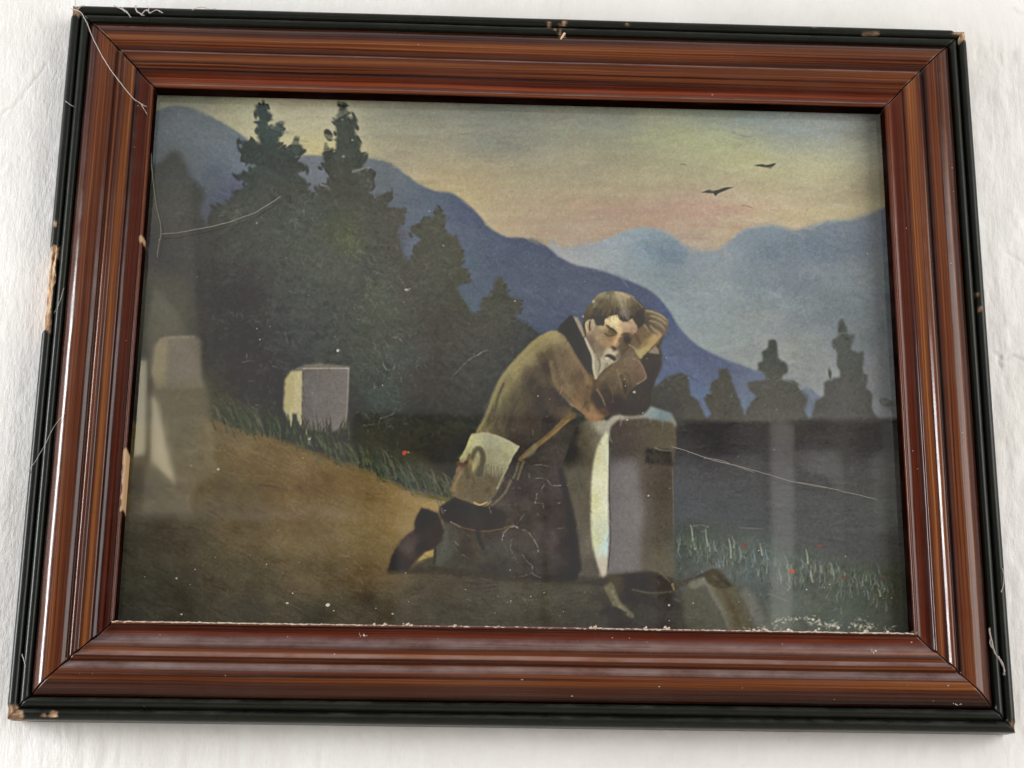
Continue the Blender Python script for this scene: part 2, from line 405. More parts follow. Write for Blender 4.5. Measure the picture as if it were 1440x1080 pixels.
    fir1 = [(300,340),(292,306),(300,290),(322,284),(330,272),(350,259),(343,255),(328,248),(347,242),(360,233),(342,227),(343,217),(337,212),(343,204),(337,199),(357,198),(367,202),(364,193),(361,172),(367,168),(360,162),(358,148),(374,147),(381,162),(384,171),(375,170),(378,182),(383,177),(398,172),(399,185),(393,195),(390,208),(400,204),(406,210),(410,202),(417,198),(426,207),(427,217),(415,221),(428,232),(431,238),(417,243),(430,253),(436,268),(448,285),(470,420),(470,640),(300,600)]
    fir2 = [(430,330),(438,290),(448,274),(448,260),(465,257),(462,245),(452,235),(457,227),(452,217),(458,205),(465,208),(466,214),(472,208),(473,195),(472,173),(473,162),(480,147),(488,147),(489,163),(491,173),(497,164),(502,167),(501,178),(497,195),(505,192),(508,202),(506,217),(513,215),(515,225),(508,237),(502,233),(497,242),(523,238),(527,243),(524,250),(515,253),(526,258),(523,264),(518,267),(522,282),(542,271),(552,270),(550,278),(540,288),(553,292),(568,293),(570,310),(557,322),(555,330),(552,337),(540,343),(550,352),(543,360),(555,365),(563,373),(580,420),(575,580),(500,640),(430,600)]
    fir3 = [(560,400),(570,371),(583,360),(583,347),(592,335),(579,328),(578,320),(593,312),(612,303),(612,291),(617,293),(627,305),(622,313),(627,327),(640,333),(647,342),(653,360),(648,373),(658,385),(660,395),(640,405),(643,417),(653,425),(660,440),(676,460),(680,600),(560,640)]
    fir4 = [(655,470),(667,448),(677,446),(674,430),(677,422),(692,413),(697,395),(702,388),(708,393),(713,408),(715,422),(727,418),(733,425),(732,437),(720,447),(733,453),(745,461),(770,480),(760,560),(660,600)]
    comp(body, tf)
    fir_ids = []
    for q, b in ((fir4, 1.6), (fir3, 1.5), (fir1, 1.0), (fir2, 1.0)):
        m = pmask(q, b, False, .8); lab = newlab('painted_fir_tree'); fir_ids.append((lab, m))
        comp(m, tf); label(m, lab)
        xs = [a for a, c in q]; ys = [c for a, c in q]; cxm = np.mean(xs)
        for (ax, ay), (bx, by) in zip(q, q[1:] + q[:1]):
            if max(ay, by) > 400 or b > 1.55: continue
            for k in range(max(1, int(math.hypot(bx - ax, by - ay) / 9))):
                t = prng.random(); x = ax + (bx - ax) * t; y = ay + (by - ay) * t; xi = int(x) - PX0; yi = int(y) - PY0
                an = (-.9 if x > cxm else -2.24) + prng.normal(0, .45)
                daub(x + prng.normal(0, 1.5), y + prng.normal(0, 1.5), prng.uniform(5, 9), prng.uniform(2.5, 4), an, jit(tf[yi, xi] - 4, 2), .9, .55, lab)
        for k in range(520):
            x = prng.uniform(min(xs), max(xs)); y = prng.uniform(min(ys), max(ys)); xi = int(np.clip(x, PX0, PX1 - 1)) - PX0; yi = int(y) - PY0
            e = m[yi, xi]
            c = tf[yi, xi]
            if e > .95: daub(x, y, prng.uniform(4, 11), prng.uniform(2, 5), prng.normal(.9 if x > np.mean(xs) else 2.2, .5), jit(c + prng.choice([-9, -6, 5, 8]), 3), .4, .8)
            elif .25 < e: daub(x, y, prng.uniform(3, 6), prng.uniform(2, 3), prng.normal(-.7 if x > np.mean(xs) else .7, .5), jit(c - 4, 3), .9, .5, lab)
    for (q, amp) in ((fir3, .8), (fir4, .8), (fir1, 1), (fir2, 1)):
        m = pmask(q, 1.0); tops = min(q, key=lambda a: a[1]); ax = tops[0]
        for y in np.arange(tops[1] + 8, 600, 5.5):
            row = m[int(y) - PY0]; on = np.nonzero(row > .5)[0]
            if len(on) == 0: continue
            xl, xr = on[0] + PX0, on[-1] + PX0
            for sgn, ext in ((-1, ax - xl), (1, xr - ax)):
                for k in range(1 + int(abs(ext) / 26)):
                    r0 = prng.uniform(0, .8) * ext; l = prng.uniform(6, 20); x0 = ax + sgn * r0; dr = prng.uniform(.25, .8); yy = y + prng.normal(0, 2)
                    yi, xi = int(yy) - PY0, int(np.clip(x0, PX0, PX1 - 1)) - PX0
                    c = tf[yi, xi]
                    dc = prng.choice([-15, -11, -7, 9, 13]) * amp; tint = np.array([-2, 3, 1]) if dc > 0 else np.array([-2, 1, 2])
                    pts = [(x0, yy), (x0 + sgn * l * .5, yy + l * dr * .55), (x0 + sgn * l, yy + l * dr * .7)]
                    if not (PX0 + 2 < pts[-1][0] < PX1 - 2) or m[int(pts[-1][1]) - PY0, int(pts[-1][0]) - PX0] < .5: continue
                    stroke(pts, prng.uniform(3, 8), 1.5, np.clip(c + dc * 1.1 + tint, 20, 255), .26, 2.2, .2)
    lo = np.clip((body + bush) * 1.0, 0, 1) * (LAB < 3)
    LAB[(lo > .5)] = LI['painted_bush']
    daub(462, 190, 10.5, 6.5, 1.1, (72, 76, 68), 1, .25, fir_ids[3][0]); daub(416, 208, 11, 6.5, 1.3, (76, 84, 76), 1, .25, fir_ids[2][0])
    for x, y, r in ((481.5, 168, 2.2), (495.5, 197, 2.2), (478, 195, 1.3), (483, 220, 2.6), (467, 194, 1.4), (470, 213, 1.5), (382, 174, 2), (363, 166, 2.4)):
        daub(x, y, r, r * .8, .6, (160, 156, 128), .75, .6)
    stroke([(497,241),(508,238),(520,235)], 3.5, 1, (150, 146, 138), .5, 2); stroke([(452,260),(460,262),(464,266)], 3, 1, (125, 124, 128), .6, 1.5)
    for x, y, rx, ry, c in ((345,420,60,70,(66,61,58)),(350,520,50,60,(66,59,58)),(300,380,22,60,(68,68,64)),(615,470,50,60,(74,66,61)),(600,540,60,40,(70,63,58)),(690,470,40,40,(74,71,65)),(470,380,50,40,(88,88,78)),(430,440,30,50,(82,82,77)),(540,450,40,60,(84,85,73)),(380,250,40,30,(70,73,67)),(490,270,36,30,(76,75,66)),(560,330,20,24,(74,71,64))):
        daub(x, y, rx, ry, 0, c, .5, 1.0)
    # green/ochre foliage lights in the big firs
    for cx, cy, sx, sy, cnt, col in ((495, 345, 10, 16, 40, (104, 106, 68)), (530, 385, 18, 18, 60, (98, 98, 76)), (535, 430, 22, 30, 90, (96, 97, 80)), (470, 420, 40, 40, 80, (90, 90, 80)), (545, 510, 24, 22, 90, (92, 95, 78)), (545, 560, 16, 24, 60, (82, 90, 80)),
            (420, 300, 20, 20, 50, (98, 100, 90)), (330, 300, 14, 10, 40, (90, 94, 84)), (335, 440, 22, 12, 30, (96, 94, 76)), (375, 500, 14, 30, 40, (88, 85, 78)), (340, 580, 24, 10, 40, (92, 92, 80)), (250, 330, 20, 40, 40, (92, 88, 78)), (600, 360, 22, 30, 50, (92, 88, 76)), (420, 370, 26, 30, 60, (92, 92, 84))):
        for k in range(cnt):
            x = prng.normal(cx, sx); y = prng.normal(cy, sy); an = prng.normal(1.0, .7); l = prng.uniform(4, 11)
            stroke([(x, y), (x + l * .5 * math.cos(an) + prng.normal(0, 1.5), y + l * .5 * math.sin(an)), (x + l * math.cos(an), y + l * math.sin(an))], prng.uniform(.8, 2.6), .6, jit(np.array(col) + 4, 6), .44, 1.5)
    # ---- path
    pm = pmask([(150,610),(200,596),(260,586),(310,592),(350,602),(400,616),(432,630),(470,640),(500,652),(535,666),(562,681),(590,694),(620,700),(650,706),(760,720),(860,760),(960,800),(1000,920),(150,920)], 2.2, True, 1.0)
    gf = field([(200,620,98,86,66),(240,600,92,84,66),(320,605,106,90,68),(350,640,108,88,62),(430,650,118,95,68),(470,680,116,93,64),(420,700,108,85,58),(520,690,114,92,62),(560,700,128,104,70),(600,705,136,112,76),(640,706,122,102,70),(300,680,96,82,60),(200,700,76,68,54),(180,760,64,59,48),(260,760,76,68,54),(340,740,92,76,54),(420,760,104,86,60),(500,750,118,98,68),(560,735,132,110,72),(540,780,118,97,68),(520,810,98,80,58),
        (250,830,66,61,50),(180,850,60,57,48),(350,820,78,69,53),(350,860,66,60,50),(440,820,92,77,56),(440,860,68,62,50),(520,850,74,65,53),(600,815,82,71,56),(600,850,80,70,57),(620,865,72,65,54),(680,825,76,68,58),(700,860,72,65,54),(760,840,74,67,56),(820,830,70,64,54),(820,865,66,60,51),(900,880,62,57,50)])
    gf = gf * np.array([.98, 1.02, 1.02], np.float32)
    comp(pm, gf); label(pm, LI['painted_path'])
    IMG[:] += (pm * (n1 * 6 + n2 * 7 + nd * 7))[..., None] * np.array([1, .95, .85], np.float32)
    for k in range(650):
        x = prng.uniform(165, 860); y = prng.uniform(600, 890); xi, yi = int(x) - PX0, int(y) - PY0
        if 0 <= yi < PH and pm[yi, xi] > .9:
            l = prng.uniform(5, 26); an = prng.normal(.42, .25) if x < 560 else prng.normal(.05, .3)
            stroke([(x, y), (x + l * .5 * math.cos(an), y + l * .5 * math.sin(an) + prng.normal(0, 1)), (x + l * math.cos(an), y + l * math.sin(an))], prng.uniform(1, 4), .7, jit(gf[yi, xi] + prng.choice([-9, 8]), 5), .32, 1.6)
    for x, y, rx, ry, c, a in ((592,712,52,22,(148,122,80),.5),(560,735,46,36,(132,109,74),.4),(500,720,60,34,(122,100,70),.35),(620,704,30,10,(150,126,84),.4)):
        daub(x, y, rx, ry, .3, c, a, 1.0)
    # ---- grass edge along the path
    gm = pmask([(296,572),(330,566),(372,584),(400,600),(430,604),(470,602),(505,606),(540,628),(575,634),(600,648),(625,672),(652,700),(625,704),(590,697),(560,683),(520,662),(470,644),(430,632),(380,612),(330,600)], 3.0, True, 1.2)
    comp(gm, field([(330,580,72,72,60),(400,605,60,60,50),(470,625,66,64,52),(540,650,64,66,54),(600,670,72,70,58),(640,695,84,78,60)]), .8); label(gm, LI['painted_grass'])
    for k in range(330):
        t = prng.random(); x = 305 + t * 340 + prng.normal(0, 5); yb = np.interp(x, [300, 400, 500, 600, 650], [600, 622, 658, 698, 706]) + prng.normal(-8, 7)
        l = prng.uniform(9, 32); lean = prng.normal(-.5, .22) * l
        c = jit([(56, 60, 48), (74, 78, 60), (88, 90, 70), (62, 70, 54), (96, 96, 78), (66, 74, 66)][prng.integers(6)], 5)
        stroke([(x, yb), (x + lean * .4, yb - l * .6), (x + lean, yb - l)], prng.uniform(1.2, 4.0), .6, c, .62, 1.1)
    for k in range(70):
        x = prng.uniform(420, 640); yb = np.interp(x, [300, 400, 500, 600, 650], [600, 622, 658, 698, 706])
        stroke([(x - 8, yb - 3), (x, yb), (x + 10, yb + 4)], 2.5, 1, jit((96, 88, 56), 8), .5, 1.5)
    daub(568.5, 637, 3.6, 4.2, .5, (158, 70, 58), 1, .5, LI['painted_meadow']); daub(570, 635, 2.6, 1.8, .2, (172, 82, 68), .6, .6); daub(574, 636, 2, 1.5, 0, (160, 130, 80), .9)
    # ---- square stone
    for pts, col in (([(401,534),(409,522),(426,519),(426,590),(424,600),(417,583),(411,581),(412,592),(404,588),(399,574)], (168, 157, 122)),
                     ([(410,522),(424,514),(447,510.5),(492,515.5),(491,521),(427,521)], (112, 106, 95)),
                     ([(426,520),(491,517),(490,560),(487,604),(460,608),(425,603)], (106, 100, 95))):
        m = pmask(pts, 1.0, False, .4); comp(m, col); label(m, LI['painted_square_stone'])
    m = pmask([(426,520),(491,517),(487,604),(425,603)], 1.0)
    IMG[:] += (m * (n2 * 5 + nd * 5))[..., None]
    m2 = pmask([(470,518),(491,517),(487,604),(468,604)], 8) * m; comp(m2, (118, 111, 104), .6)
    stroke([(426,518.5),(450,518),(490,518)], 2, 2, (146, 138, 126), .8, 1); stroke([(490,518),(488.5,560),(486,600)], 2.4, 1.6, (140, 133, 124), .6, 1.2)
    stroke([(426,521),(425.5,560),(425,596)], 2, 2, (88, 86, 78), .6, 1)
    m = pmask([(401,534),(409,522),(415,521),(410,580),(399,574)], 2); comp(m, (150, 140, 98), .5)
    for x, y0_, y1_ in ((406, 578, 604), (409, 590, 610), (419, 580, 600), (422, 590, 604), (430, 600, 618)):
        stroke([(x, y0_), (x + 1, (y0_ + y1_) / 2), (x + 6, y1_)], 4, 1.2, (150, 148, 118), .85, 1)
    daub(435, 616, 3, 3, 0, (170, 166, 140), .9)
    for k in range(90):
        x = prng.uniform(396, 492); yb = prng.uniform(604, 622); l = prng.uniform(8, 28); ln = prng.normal(.1, .25) * l
        stroke([(x, yb), (x + ln * .4, yb - l * .6), (x + ln, yb - l)], prng.uniform(1.5, 3.5), .6, jit([(62, 62, 50), (78, 76, 60), (70, 74, 60), (54, 54, 44)][prng.integers(4)], 5), .7, 1)
    # ---- rounded stone, far left
    for pts, col, b in (([(219,484),(226,476),(236,473),(272,472),(281,476),(283,484),(283,520),(286,546),(250,549),(219,546),(213,522)], (112, 105, 94), 1.6),
                     ([(219,484),(226,477),(236,478),(234,510),(232,546),(219,546),(213,522)], (132, 124, 98), 1.8)):
        m = pmask(pts, b, False, .4); comp(m, col, .92); label(m, LI['painted_rounded_stone'])
    stroke([(226,478),(240,475),(272,474)], 5, 4, (128, 119, 104), .7, 2.5)
    m = pmask([(210,538),(290,540),(292,600),(205,600)], 7); comp(m, (92, 85, 68), .75)
    m = pmask([(740,470),(800,500),(850,560),(905,556),(960,560),(962,600),(900,606),(800,640),(740,640)], 3); comp(m, field([(780,520,72,70,64),(850,585,68,68,60),(820,580,66,66,58),(930,575,74,72,68)]))
    # ---- gravestone (the man leans on it)
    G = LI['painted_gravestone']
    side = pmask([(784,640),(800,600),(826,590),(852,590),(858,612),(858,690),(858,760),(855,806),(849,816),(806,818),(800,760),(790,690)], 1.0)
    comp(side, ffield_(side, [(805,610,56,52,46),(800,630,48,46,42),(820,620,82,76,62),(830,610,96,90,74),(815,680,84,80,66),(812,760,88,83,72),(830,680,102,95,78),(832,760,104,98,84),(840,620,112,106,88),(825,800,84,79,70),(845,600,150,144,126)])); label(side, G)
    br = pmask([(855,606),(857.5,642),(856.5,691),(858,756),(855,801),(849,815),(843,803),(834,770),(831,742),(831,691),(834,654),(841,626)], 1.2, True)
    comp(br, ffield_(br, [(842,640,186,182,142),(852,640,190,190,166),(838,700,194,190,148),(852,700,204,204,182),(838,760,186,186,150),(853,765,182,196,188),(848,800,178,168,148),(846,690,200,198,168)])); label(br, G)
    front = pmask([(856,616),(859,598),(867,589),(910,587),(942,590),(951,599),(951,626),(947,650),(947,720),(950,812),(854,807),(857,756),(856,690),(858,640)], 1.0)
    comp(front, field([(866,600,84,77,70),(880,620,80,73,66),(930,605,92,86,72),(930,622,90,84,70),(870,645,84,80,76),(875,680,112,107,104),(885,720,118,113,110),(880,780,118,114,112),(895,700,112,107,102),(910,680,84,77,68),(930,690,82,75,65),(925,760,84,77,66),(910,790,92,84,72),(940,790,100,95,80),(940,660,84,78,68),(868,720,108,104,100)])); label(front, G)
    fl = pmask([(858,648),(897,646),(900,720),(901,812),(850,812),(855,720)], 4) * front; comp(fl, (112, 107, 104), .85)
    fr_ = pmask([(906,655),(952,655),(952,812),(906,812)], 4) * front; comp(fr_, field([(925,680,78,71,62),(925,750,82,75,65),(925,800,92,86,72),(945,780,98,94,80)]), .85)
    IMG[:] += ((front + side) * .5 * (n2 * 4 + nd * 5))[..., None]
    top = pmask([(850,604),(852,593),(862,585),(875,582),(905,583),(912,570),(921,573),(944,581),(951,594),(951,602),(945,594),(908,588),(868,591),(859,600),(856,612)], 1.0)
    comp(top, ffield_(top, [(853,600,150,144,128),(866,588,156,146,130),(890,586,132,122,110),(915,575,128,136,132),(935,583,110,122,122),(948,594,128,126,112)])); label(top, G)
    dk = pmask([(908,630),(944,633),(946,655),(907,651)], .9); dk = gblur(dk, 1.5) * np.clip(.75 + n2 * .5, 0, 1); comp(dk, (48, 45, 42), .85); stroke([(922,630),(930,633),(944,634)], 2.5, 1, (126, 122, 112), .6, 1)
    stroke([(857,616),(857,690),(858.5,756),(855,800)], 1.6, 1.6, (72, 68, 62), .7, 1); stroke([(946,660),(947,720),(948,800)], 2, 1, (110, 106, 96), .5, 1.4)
    # ---- right-hand meadow
    md = pmask([(948,740),(980,735),(1060,745),(1130,770),(1200,790),(1300,800),(1300,920),(900,920),(900,815),(948,812)], 7, True)
    comp(md, field([(960,760,72,76,70),(1000,780,82,87,80),(1060,800,86,93,90),(1000,810,92,94,88),(1100,830,86,92,86),(1150,810,78,82,74),(1200,830,76,81,70),(1250,830,74,76,64),(1100,870,90,94,84),(1180,870,84,90,80),(1250,870,80,84,74),(1030,870,84,82,72),(960,870,66,62,54),(900,860,60,55,48)])); label(md, LI['painted_meadow'])
    IMG[:] += (md * (n2 * 7 + n1 * 5))[..., None]
    for k in range(420):
        x = prng.uniform(948, 1262); t = (x - 948) / 314; y = 752 + 62 * t + abs(prng.normal(0, 30)); l = prng.uniform(6, 22)
        c = [(76, 82, 68), (98, 108, 92), (62, 66, 56), (96, 104, 84), (84, 94, 92)][prng.integers(5)]
        stroke([(x, y), (x + prng.normal(0, 2), y - l * .5), (x + prng.normal(-1, 4), y - l)], prng.uniform(.8, 2.6), .5, jit(c, 7), .45, 1.2)
    for k in range(190):
        x = prng.uniform(950, 1250); t = (x - 950) / 300; y = 764 + 56 * t + abs(prng.normal(0, 20)); l = prng.uniform(7, 20)
        stroke([(x, y), (x + prng.normal(0, 1.5), y - l * .5), (x + prng.normal(-1, 3), y - l)], prng.uniform(1, 2.4), .5, jit([(124, 130, 114), (108, 118, 106), (134, 140, 122), (104, 114, 114)][prng.integers(4)], 8), .5, 1.1)
    for x, y, l, c in ((972,760,22,(150,156,112)),(975,772,14,(126,138,96)),(993,768,24,(146,152,110)),(996,775,14,(120,130,88)),(1005,774,14,(110,120,96)),(1026,784,26,(160,160,118)),(1030,770,16,(140,146,112)),(1040,782,14,(124,134,104)),(1070,780,16,(150,158,124)),(1060,790,16,(112,126,100)),(1078,786,14,(116,130,108)),(1134,792,20,(148,154,110)),(1141,818,14,(140,140,96)),(1152,804,16,(128,136,98)),(1170,808,16,(134,138,100)),(1177,802,10,(110,120,92)),(1236,838,10,(150,158,96)),(1234,806,14,(104,112,84)),(1220,842,16,(112,120,92)),(1096,820,18,(108,118,102)),(1010,798,14,(112,122,110)),(1048,800,18,(98,110,106))):
        stroke([(x + 2, y), (x + 1 + prng.normal(0, 1), y - l * .5), (x - 1, y - l)], 2.6, 1.0, (c[0] - 2, c[1] + 1, c[2] + 24), .72, 1.2)
    for x, y, r, c in ((1114, 803.5, 5.2, (150, 84, 66)), (1153, 769, 4.6, (112, 72, 63)), (1047, 767, 5.5, (104, 78, 68)), (1186, 812, 4.5, (104, 76, 64)), (1245, 812, 4, (98, 74, 62)), (1010, 815, 4, (100, 86, 70))):
        daub(x, y, r, r * .9, .4, c, .95, .5, LI['painted_meadow'])
    for pts in ([(1040,742),(1060,743),(1072,744)], [(1080,835),(1095,840),(1108,846)], [(975,740),(985,738),(994,741)]):
        stroke(pts, 1.3, 1, (128, 128, 118), .5, 1)
    # ---- belongings on the ground
    B = LI['painted_belongings']
    hat = pmask([(845,817),(856,808),(890,805),(916,804),(938,813),(949,823),(948,834),(956,848),(976,858),(975,892),(868,888),(850,868),(850,845),(856,838),(846,828)], 2.0, True)
    comp(hat, ffield_(hat, [(860,815,76,71,58),(890,815,54,49,44),(925,818,60,54,46),(900,835,54,49,44),(950,850,58,54,48),(930,860,66,61,56),(900,870,64,60,55),(870,870,58,54,48),(965,870,62,60,52)])); label(hat, B)
    stroke([(857,826),(866,846),(876,856),(888,866)], 14, 7, (104, 99, 78), .85, 3); stroke([(861,832),(870,850),(882,862)], 5, 3, (126, 120, 98), .5, 2.5)
    stroke([(846,862),(862,856),(880,862)], 8, 4, (48, 45, 39), .6, 3)
    stroke([(890,829),(915,834),(944,832)], 3, 2, (96, 90, 76), .6, 2); stroke([(946,822),(948,830)], 4, 2, (136, 114, 74), .85, 1.2); stroke([(918,801),(930,806),(942,818)], 3.5, 2, (104, 94, 74), .7, 2)
    stroke([(948,842),(956,846)], 4, 2, (96, 94, 84), .5, 2)
    stroke([(952,823),(970,817),(993,807)], 8, 6, (72, 66, 59), .9, 2, lab=B)
    m = pmask([(965,822),(992,816),(1004,830),(1018,850),(1030,888),(972,888),(960,850)], 3, True); comp(m, (88, 86, 72), .8); label(m, B)
    stroke([(975,822),(994,818),(1006,838),(1020,862),(1028,886)], 12, 9, (124, 120, 107), .6, 5)
    m = pmask([(1000,822),(1032,820),(1044,842),(1056,872),(1060,890),(1030,890),(1018,858)], 2.5, True); comp(m, (94, 86, 66), .7); label(m, B)
    stroke([(1018,832),(1030,856),(1040,880)], 8, 6, (84, 74, 52), .6, 4)
    stroke([(1050,836),(1062,858),(1072,884)], 16, 18, (118, 114, 104), .6, 8)
    m = pmask([(993,804),(1004,799),(1014,804),(1022,814),(1028,822),(1020,828),(1006,826),(996,820),(991,812)], 1.2, True); comp(m, (72, 67, 50), .95); label(m, B)
    daub(1005, 812, 8, 4, .7, (100, 96, 74), .6, 1.0); stroke([(1010,808),(1016,816),(1026,823)], 4, 5, (60, 56, 43), .6, 2.5)
    for k in range(200):
        x = prng.uniform(848, 1075); y = prng.uniform(800, 888)
        if x < 1060 or y > 830: daub(x, y, prng.uniform(3, 13), prng.uniform(1.5, 5), prng.normal(.5, .7), jit(IMG[int(y) - PY0, int(x) - PX0] + prng.choice([-12, -7, 9, 13]), 4), .4, 1.0)
    # ---- the kneeling man
    P = LI['painted_person']
    leg = pmask([(716,648),(728,626),(752,614),(774,606),(800,588),(812,592),(806,612),(796,640),(789,660),(794,679),(799,702),(806,738),(811,760),(814,800),(811,815),(800,818),(748,812),(680,805),(614,799),(606,796),(612,772),(622,758),(625,742),(618,724),(618,716),(624,709),(640,700),(660,704),(684,714),(700,692),(708,668)], 1.1, False, .5)
    comp(leg, ffield_(leg, [(740,640,64,59,54),(790,610,64,60,54),(780,640,70,64,60),(730,690,64,57,54),(700,720,66,60,55),(640,715,52,46,40),(660,725,54,49,42),(690,735,64,57,50),(770,690,70,64,61),(790,720,60,53,50),(800,760,52,46,44),(806,800,50,45,42),(770,760,74,67,64),(740,770,72,66,60),(700,770,68,65,60),(660,770,66,60,48),(630,750,74,70,62),(625,775,78,78,68),(640,790,68,64,54),(700,795,66,62,56),(760,795,66,61,56),(730,730,62,56,50)])); label(leg, P)
    IMG[:] += (leg * (n2 * 6 + nd * 6 + 2))[..., None] * np.array([1, .92, .6], np.float32)
    for k in range(160):
        x = prng.uniform(640, 800); y = prng.uniform(640, 810)
        if leg[int(y) - PY0, int(x) - PX0] > .9: daub(x, y, prng.uniform(6, 20), prng.uniform(3, 8), prng.normal(.9, .5), jit(IMG[int(y) - PY0, int(x) - PX0] + prng.choice([-10, 9]), 3), .3, 1.0)
    stroke([(789,662),(798,702),(806,740),(812,800)], 8, 12, (46, 40, 39), .65, 5)
    m = pmask([(618,716),(624,709),(640,700),(657,701),(668,708),(690,714),(712,722),(708,742),(690,748),(668,746),(651,742),(634,734),(622,730)], 1.2, True); comp(m, (55, 49, 42), .9)
    stroke([(634,734),(651,742),(679,747),(704,744),(722,738)], 2.5, 2.5, (104, 84, 62), .6, 1.4); stroke([(621,716),(623,722)], 4, 3, (90, 78, 76), .8, 1.5)
    stroke([(672,747),(674,760),(680,772)], 7, 4, (48, 43, 38), .7, 3); stroke([(626,744),(626,762),(618,792)], 7, 8, (84, 84, 74), .6, 3)
    stroke([(612,772),(611,784),(610,792)], 4, 4, (56, 50, 42), .8, 1.2)
    stroke([(700,770),(740,772),(786,790)], 24, 18, (78, 72, 66), .4, 12)
    boot = pmask([(588,721),(593,714),(602,716),(617,722),(620,732),(625,746),(622,760),(612,771),(598,775),(589,783),(582,792),(573,801),(560,803),(546,801),(551,781),(562,762),(573,751),(584,744),(582,735)], 1.0, False, .3)
    comp(boot, ffield_(boot, [(600,722,52,45,40),(590,732,46,40,36),(612,740,58,51,46),(600,755,60,54,48),(575,770,82,72,66),(578,762,76,66,60),(560,790,56,48,42),(570,795,60,50,44),(590,770,54,48,44),(555,795,46,41,38)])); label(boot, P)
    m = pmask([(589,786),(598,777),(610,773),(609,783),(596,787),(586,792)], .9); comp(m, (150, 130, 82))
    m = pmask([(596,787),(609,783),(611,796),(640,800),(640,806),(580,803),(584,793)], 2); comp(m, (70, 66, 54), .9)
    stroke([(548,803),(600,802),(680,808),(760,814),(850,818)], 9, 12, (58, 52, 44), .6, 5)
    m = pmask([(822,446),(850,425),(890,425),(912,440),(934,448),(934,470),(926,496),(926,520),(914,560),(908,578),(860,582),(838,588),(806,560),(800,490),(815,470)], 1.5); comp(m, (80, 72, 60)); label(m, P)
    # far arm (dark sleeve)
    m = pmask([(901,503),(912,494),(926,490),(931,500),(930,517),(921,536),(917,552),(915,568),(911,576),(903,582),(887,585),(872,581),(880,556),(895,541),(909,532)], 1.0, True)
    comp(m, field([(915,505,76,69,59),(925,520,70,65,57),(905,550,68,62,55),(890,570,70,65,57),(905,575,71,66,59)])); label(m, P)
    m = pmask([(911,496),(921,486),(926,491),(927,498),(918,497)], .9); comp(m, (142, 124, 108), .9)
    # coat
    coat = pmask([(668,610),(680,590),(692,561),(699,542),(706,528),(719,511),(733,497),(747,482),(760,472),(772,466.5),(784,464.5),(790,467),(796,474),(803,486),(812,501),(822,513),(830,523),(838,532),(844,526),(858,515),(866,506),(874,496),(882,488),(890,489),(896,498),(900,506),(906,521),(909.5,532),(895,541),(884,552),(876,570),(868,580),(856,584),(848,589),(839,592),(829,589),(817,578),(806,570),(802,584),(784,604),(766,612),(748,622),(730,628),(716,620),(697,612),(682,608)], .9, False, .3)
    cf2 = ffield_(coat, [(678,600,104,98,72),(690,590,84,78,64),(700,550,116,110,80),(712,535,112,104,76),(722,520,128,120,86),(740,500,130,121,88),(760,482,126,117,84),(780,470,140,130,94),(790,474,122,112,84),(745,530,84,77,64),(730,560,84,78,62),(715,590,74,69,60),(745,590,68,63,55),(740,615,64,60,54),(765,555,70,64,56),(770,520,76,69,58),(775,500,92,82,66),(790,500,104,92,74),(770,600,62,59,54),(790,560,66,61,54),(785,530,96,85,68),(800,520,104,91,72),(805,505,112,97,78),(815,530,94,81,66),(800,548,110,96,74),(820,540,106,90,70),(828,545,124,102,74),(818,560,112,92,68),(830,575,132,108,80),(838,585,138,112,84),(848,580,84,70,56),(838,558,62,56,48),(845,565,58,53,47),(855,545,84,76,62),(850,530,96,86,68),(870,520,106,94,74),(880,505,112,98,80),(885,530,98,86,70),(898,520,106,88,72),(880,545,78,70,58),(868,565,64,58,50),(862,575,68,60,52),(895,535,92,80,66),(875,495,96,84,70)])
    cf2 = cf2 * 1.03 + np.array([3, 1, 1], np.float32)
    comp(coat, cf2); label(coat, P)
    IMG[:] += (coat * (n2 * 5 + nd * 5))[..., None] * np.array([1, .95, .8], np.float32)
    stroke([(672,606),(684,584),(697,548),(708,529),(722,512),(740,493),(760,476),(778,468)], 5, 8, (142, 132, 94), .6, 4)
    stroke([(702,600),(706,570),(703,545)], 5, 7, (118, 110, 82), .5, 4); stroke([(694,590),(700,560),(708,540)], 3, 4, (66, 62, 52), .55, 3)
    stroke([(718,618),(716,590),(726,560)], 6, 8, (70, 66, 56), .5, 5); stroke([(775,510),(779,530),(786,548),(800,564),(814,574)], 7, 4, (122, 108, 82), .6, 3.5)
    stroke([(748,540),(760,570),(772,592)], 22, 12, (62, 58, 52), .5, 9); stroke([(778,548),(790,562),(804,575)], 8, 4, (58, 55, 49), .42, 5)
    stroke([(790,468),(802,484),(814,502),(830,522),(837,531)], 3.5, 4.5, (134, 118, 92), .7, 2); stroke([(822,520),(826,540),(824,560)], 5, 8, (138, 114, 82), .6, 4)
    stroke([(826,545),(824,560),(826,576)], 9, 7, (74, 65, 56), .5, 4.5); stroke([(836,538),(835,555),(842,572)], 6, 9, (70, 62, 52), .55, 4.5)
    stroke([(840,548),(846,558),(851,570)], 3, 2.5, (124, 106, 80), .8, 1.6); stroke([(850,544),(858,558),(858,572)], 10, 12, (66, 60, 51), .45, 7)
    stroke([(826,586),(836,590),(846,586)], 8, 7, (142, 112, 84), .6, 4); stroke([(802,568),(816,577),(828,588),(840,591.5)], 3, 2, (140, 112, 84), .7, 1.5)
    stroke([(868,520),(872,534),(874,546)], 3, 2, (128, 116, 94), .6, 2); stroke([(874,530),(878,540),(880,552)], 6, 4, (66, 62, 54), .6, 3); stroke([(857,540),(861,552),(862,566)], 2.5, 2, (104, 92, 78), .6, 2)
    stroke([(890,504),(900,510),(906,522),(908,532),(896,540)], 2.2, 2, (132, 116, 96), .65, 1.2); stroke([(864,516),(874,504),(884,494)], 6, 6, (88, 76, 66), .5, 4)
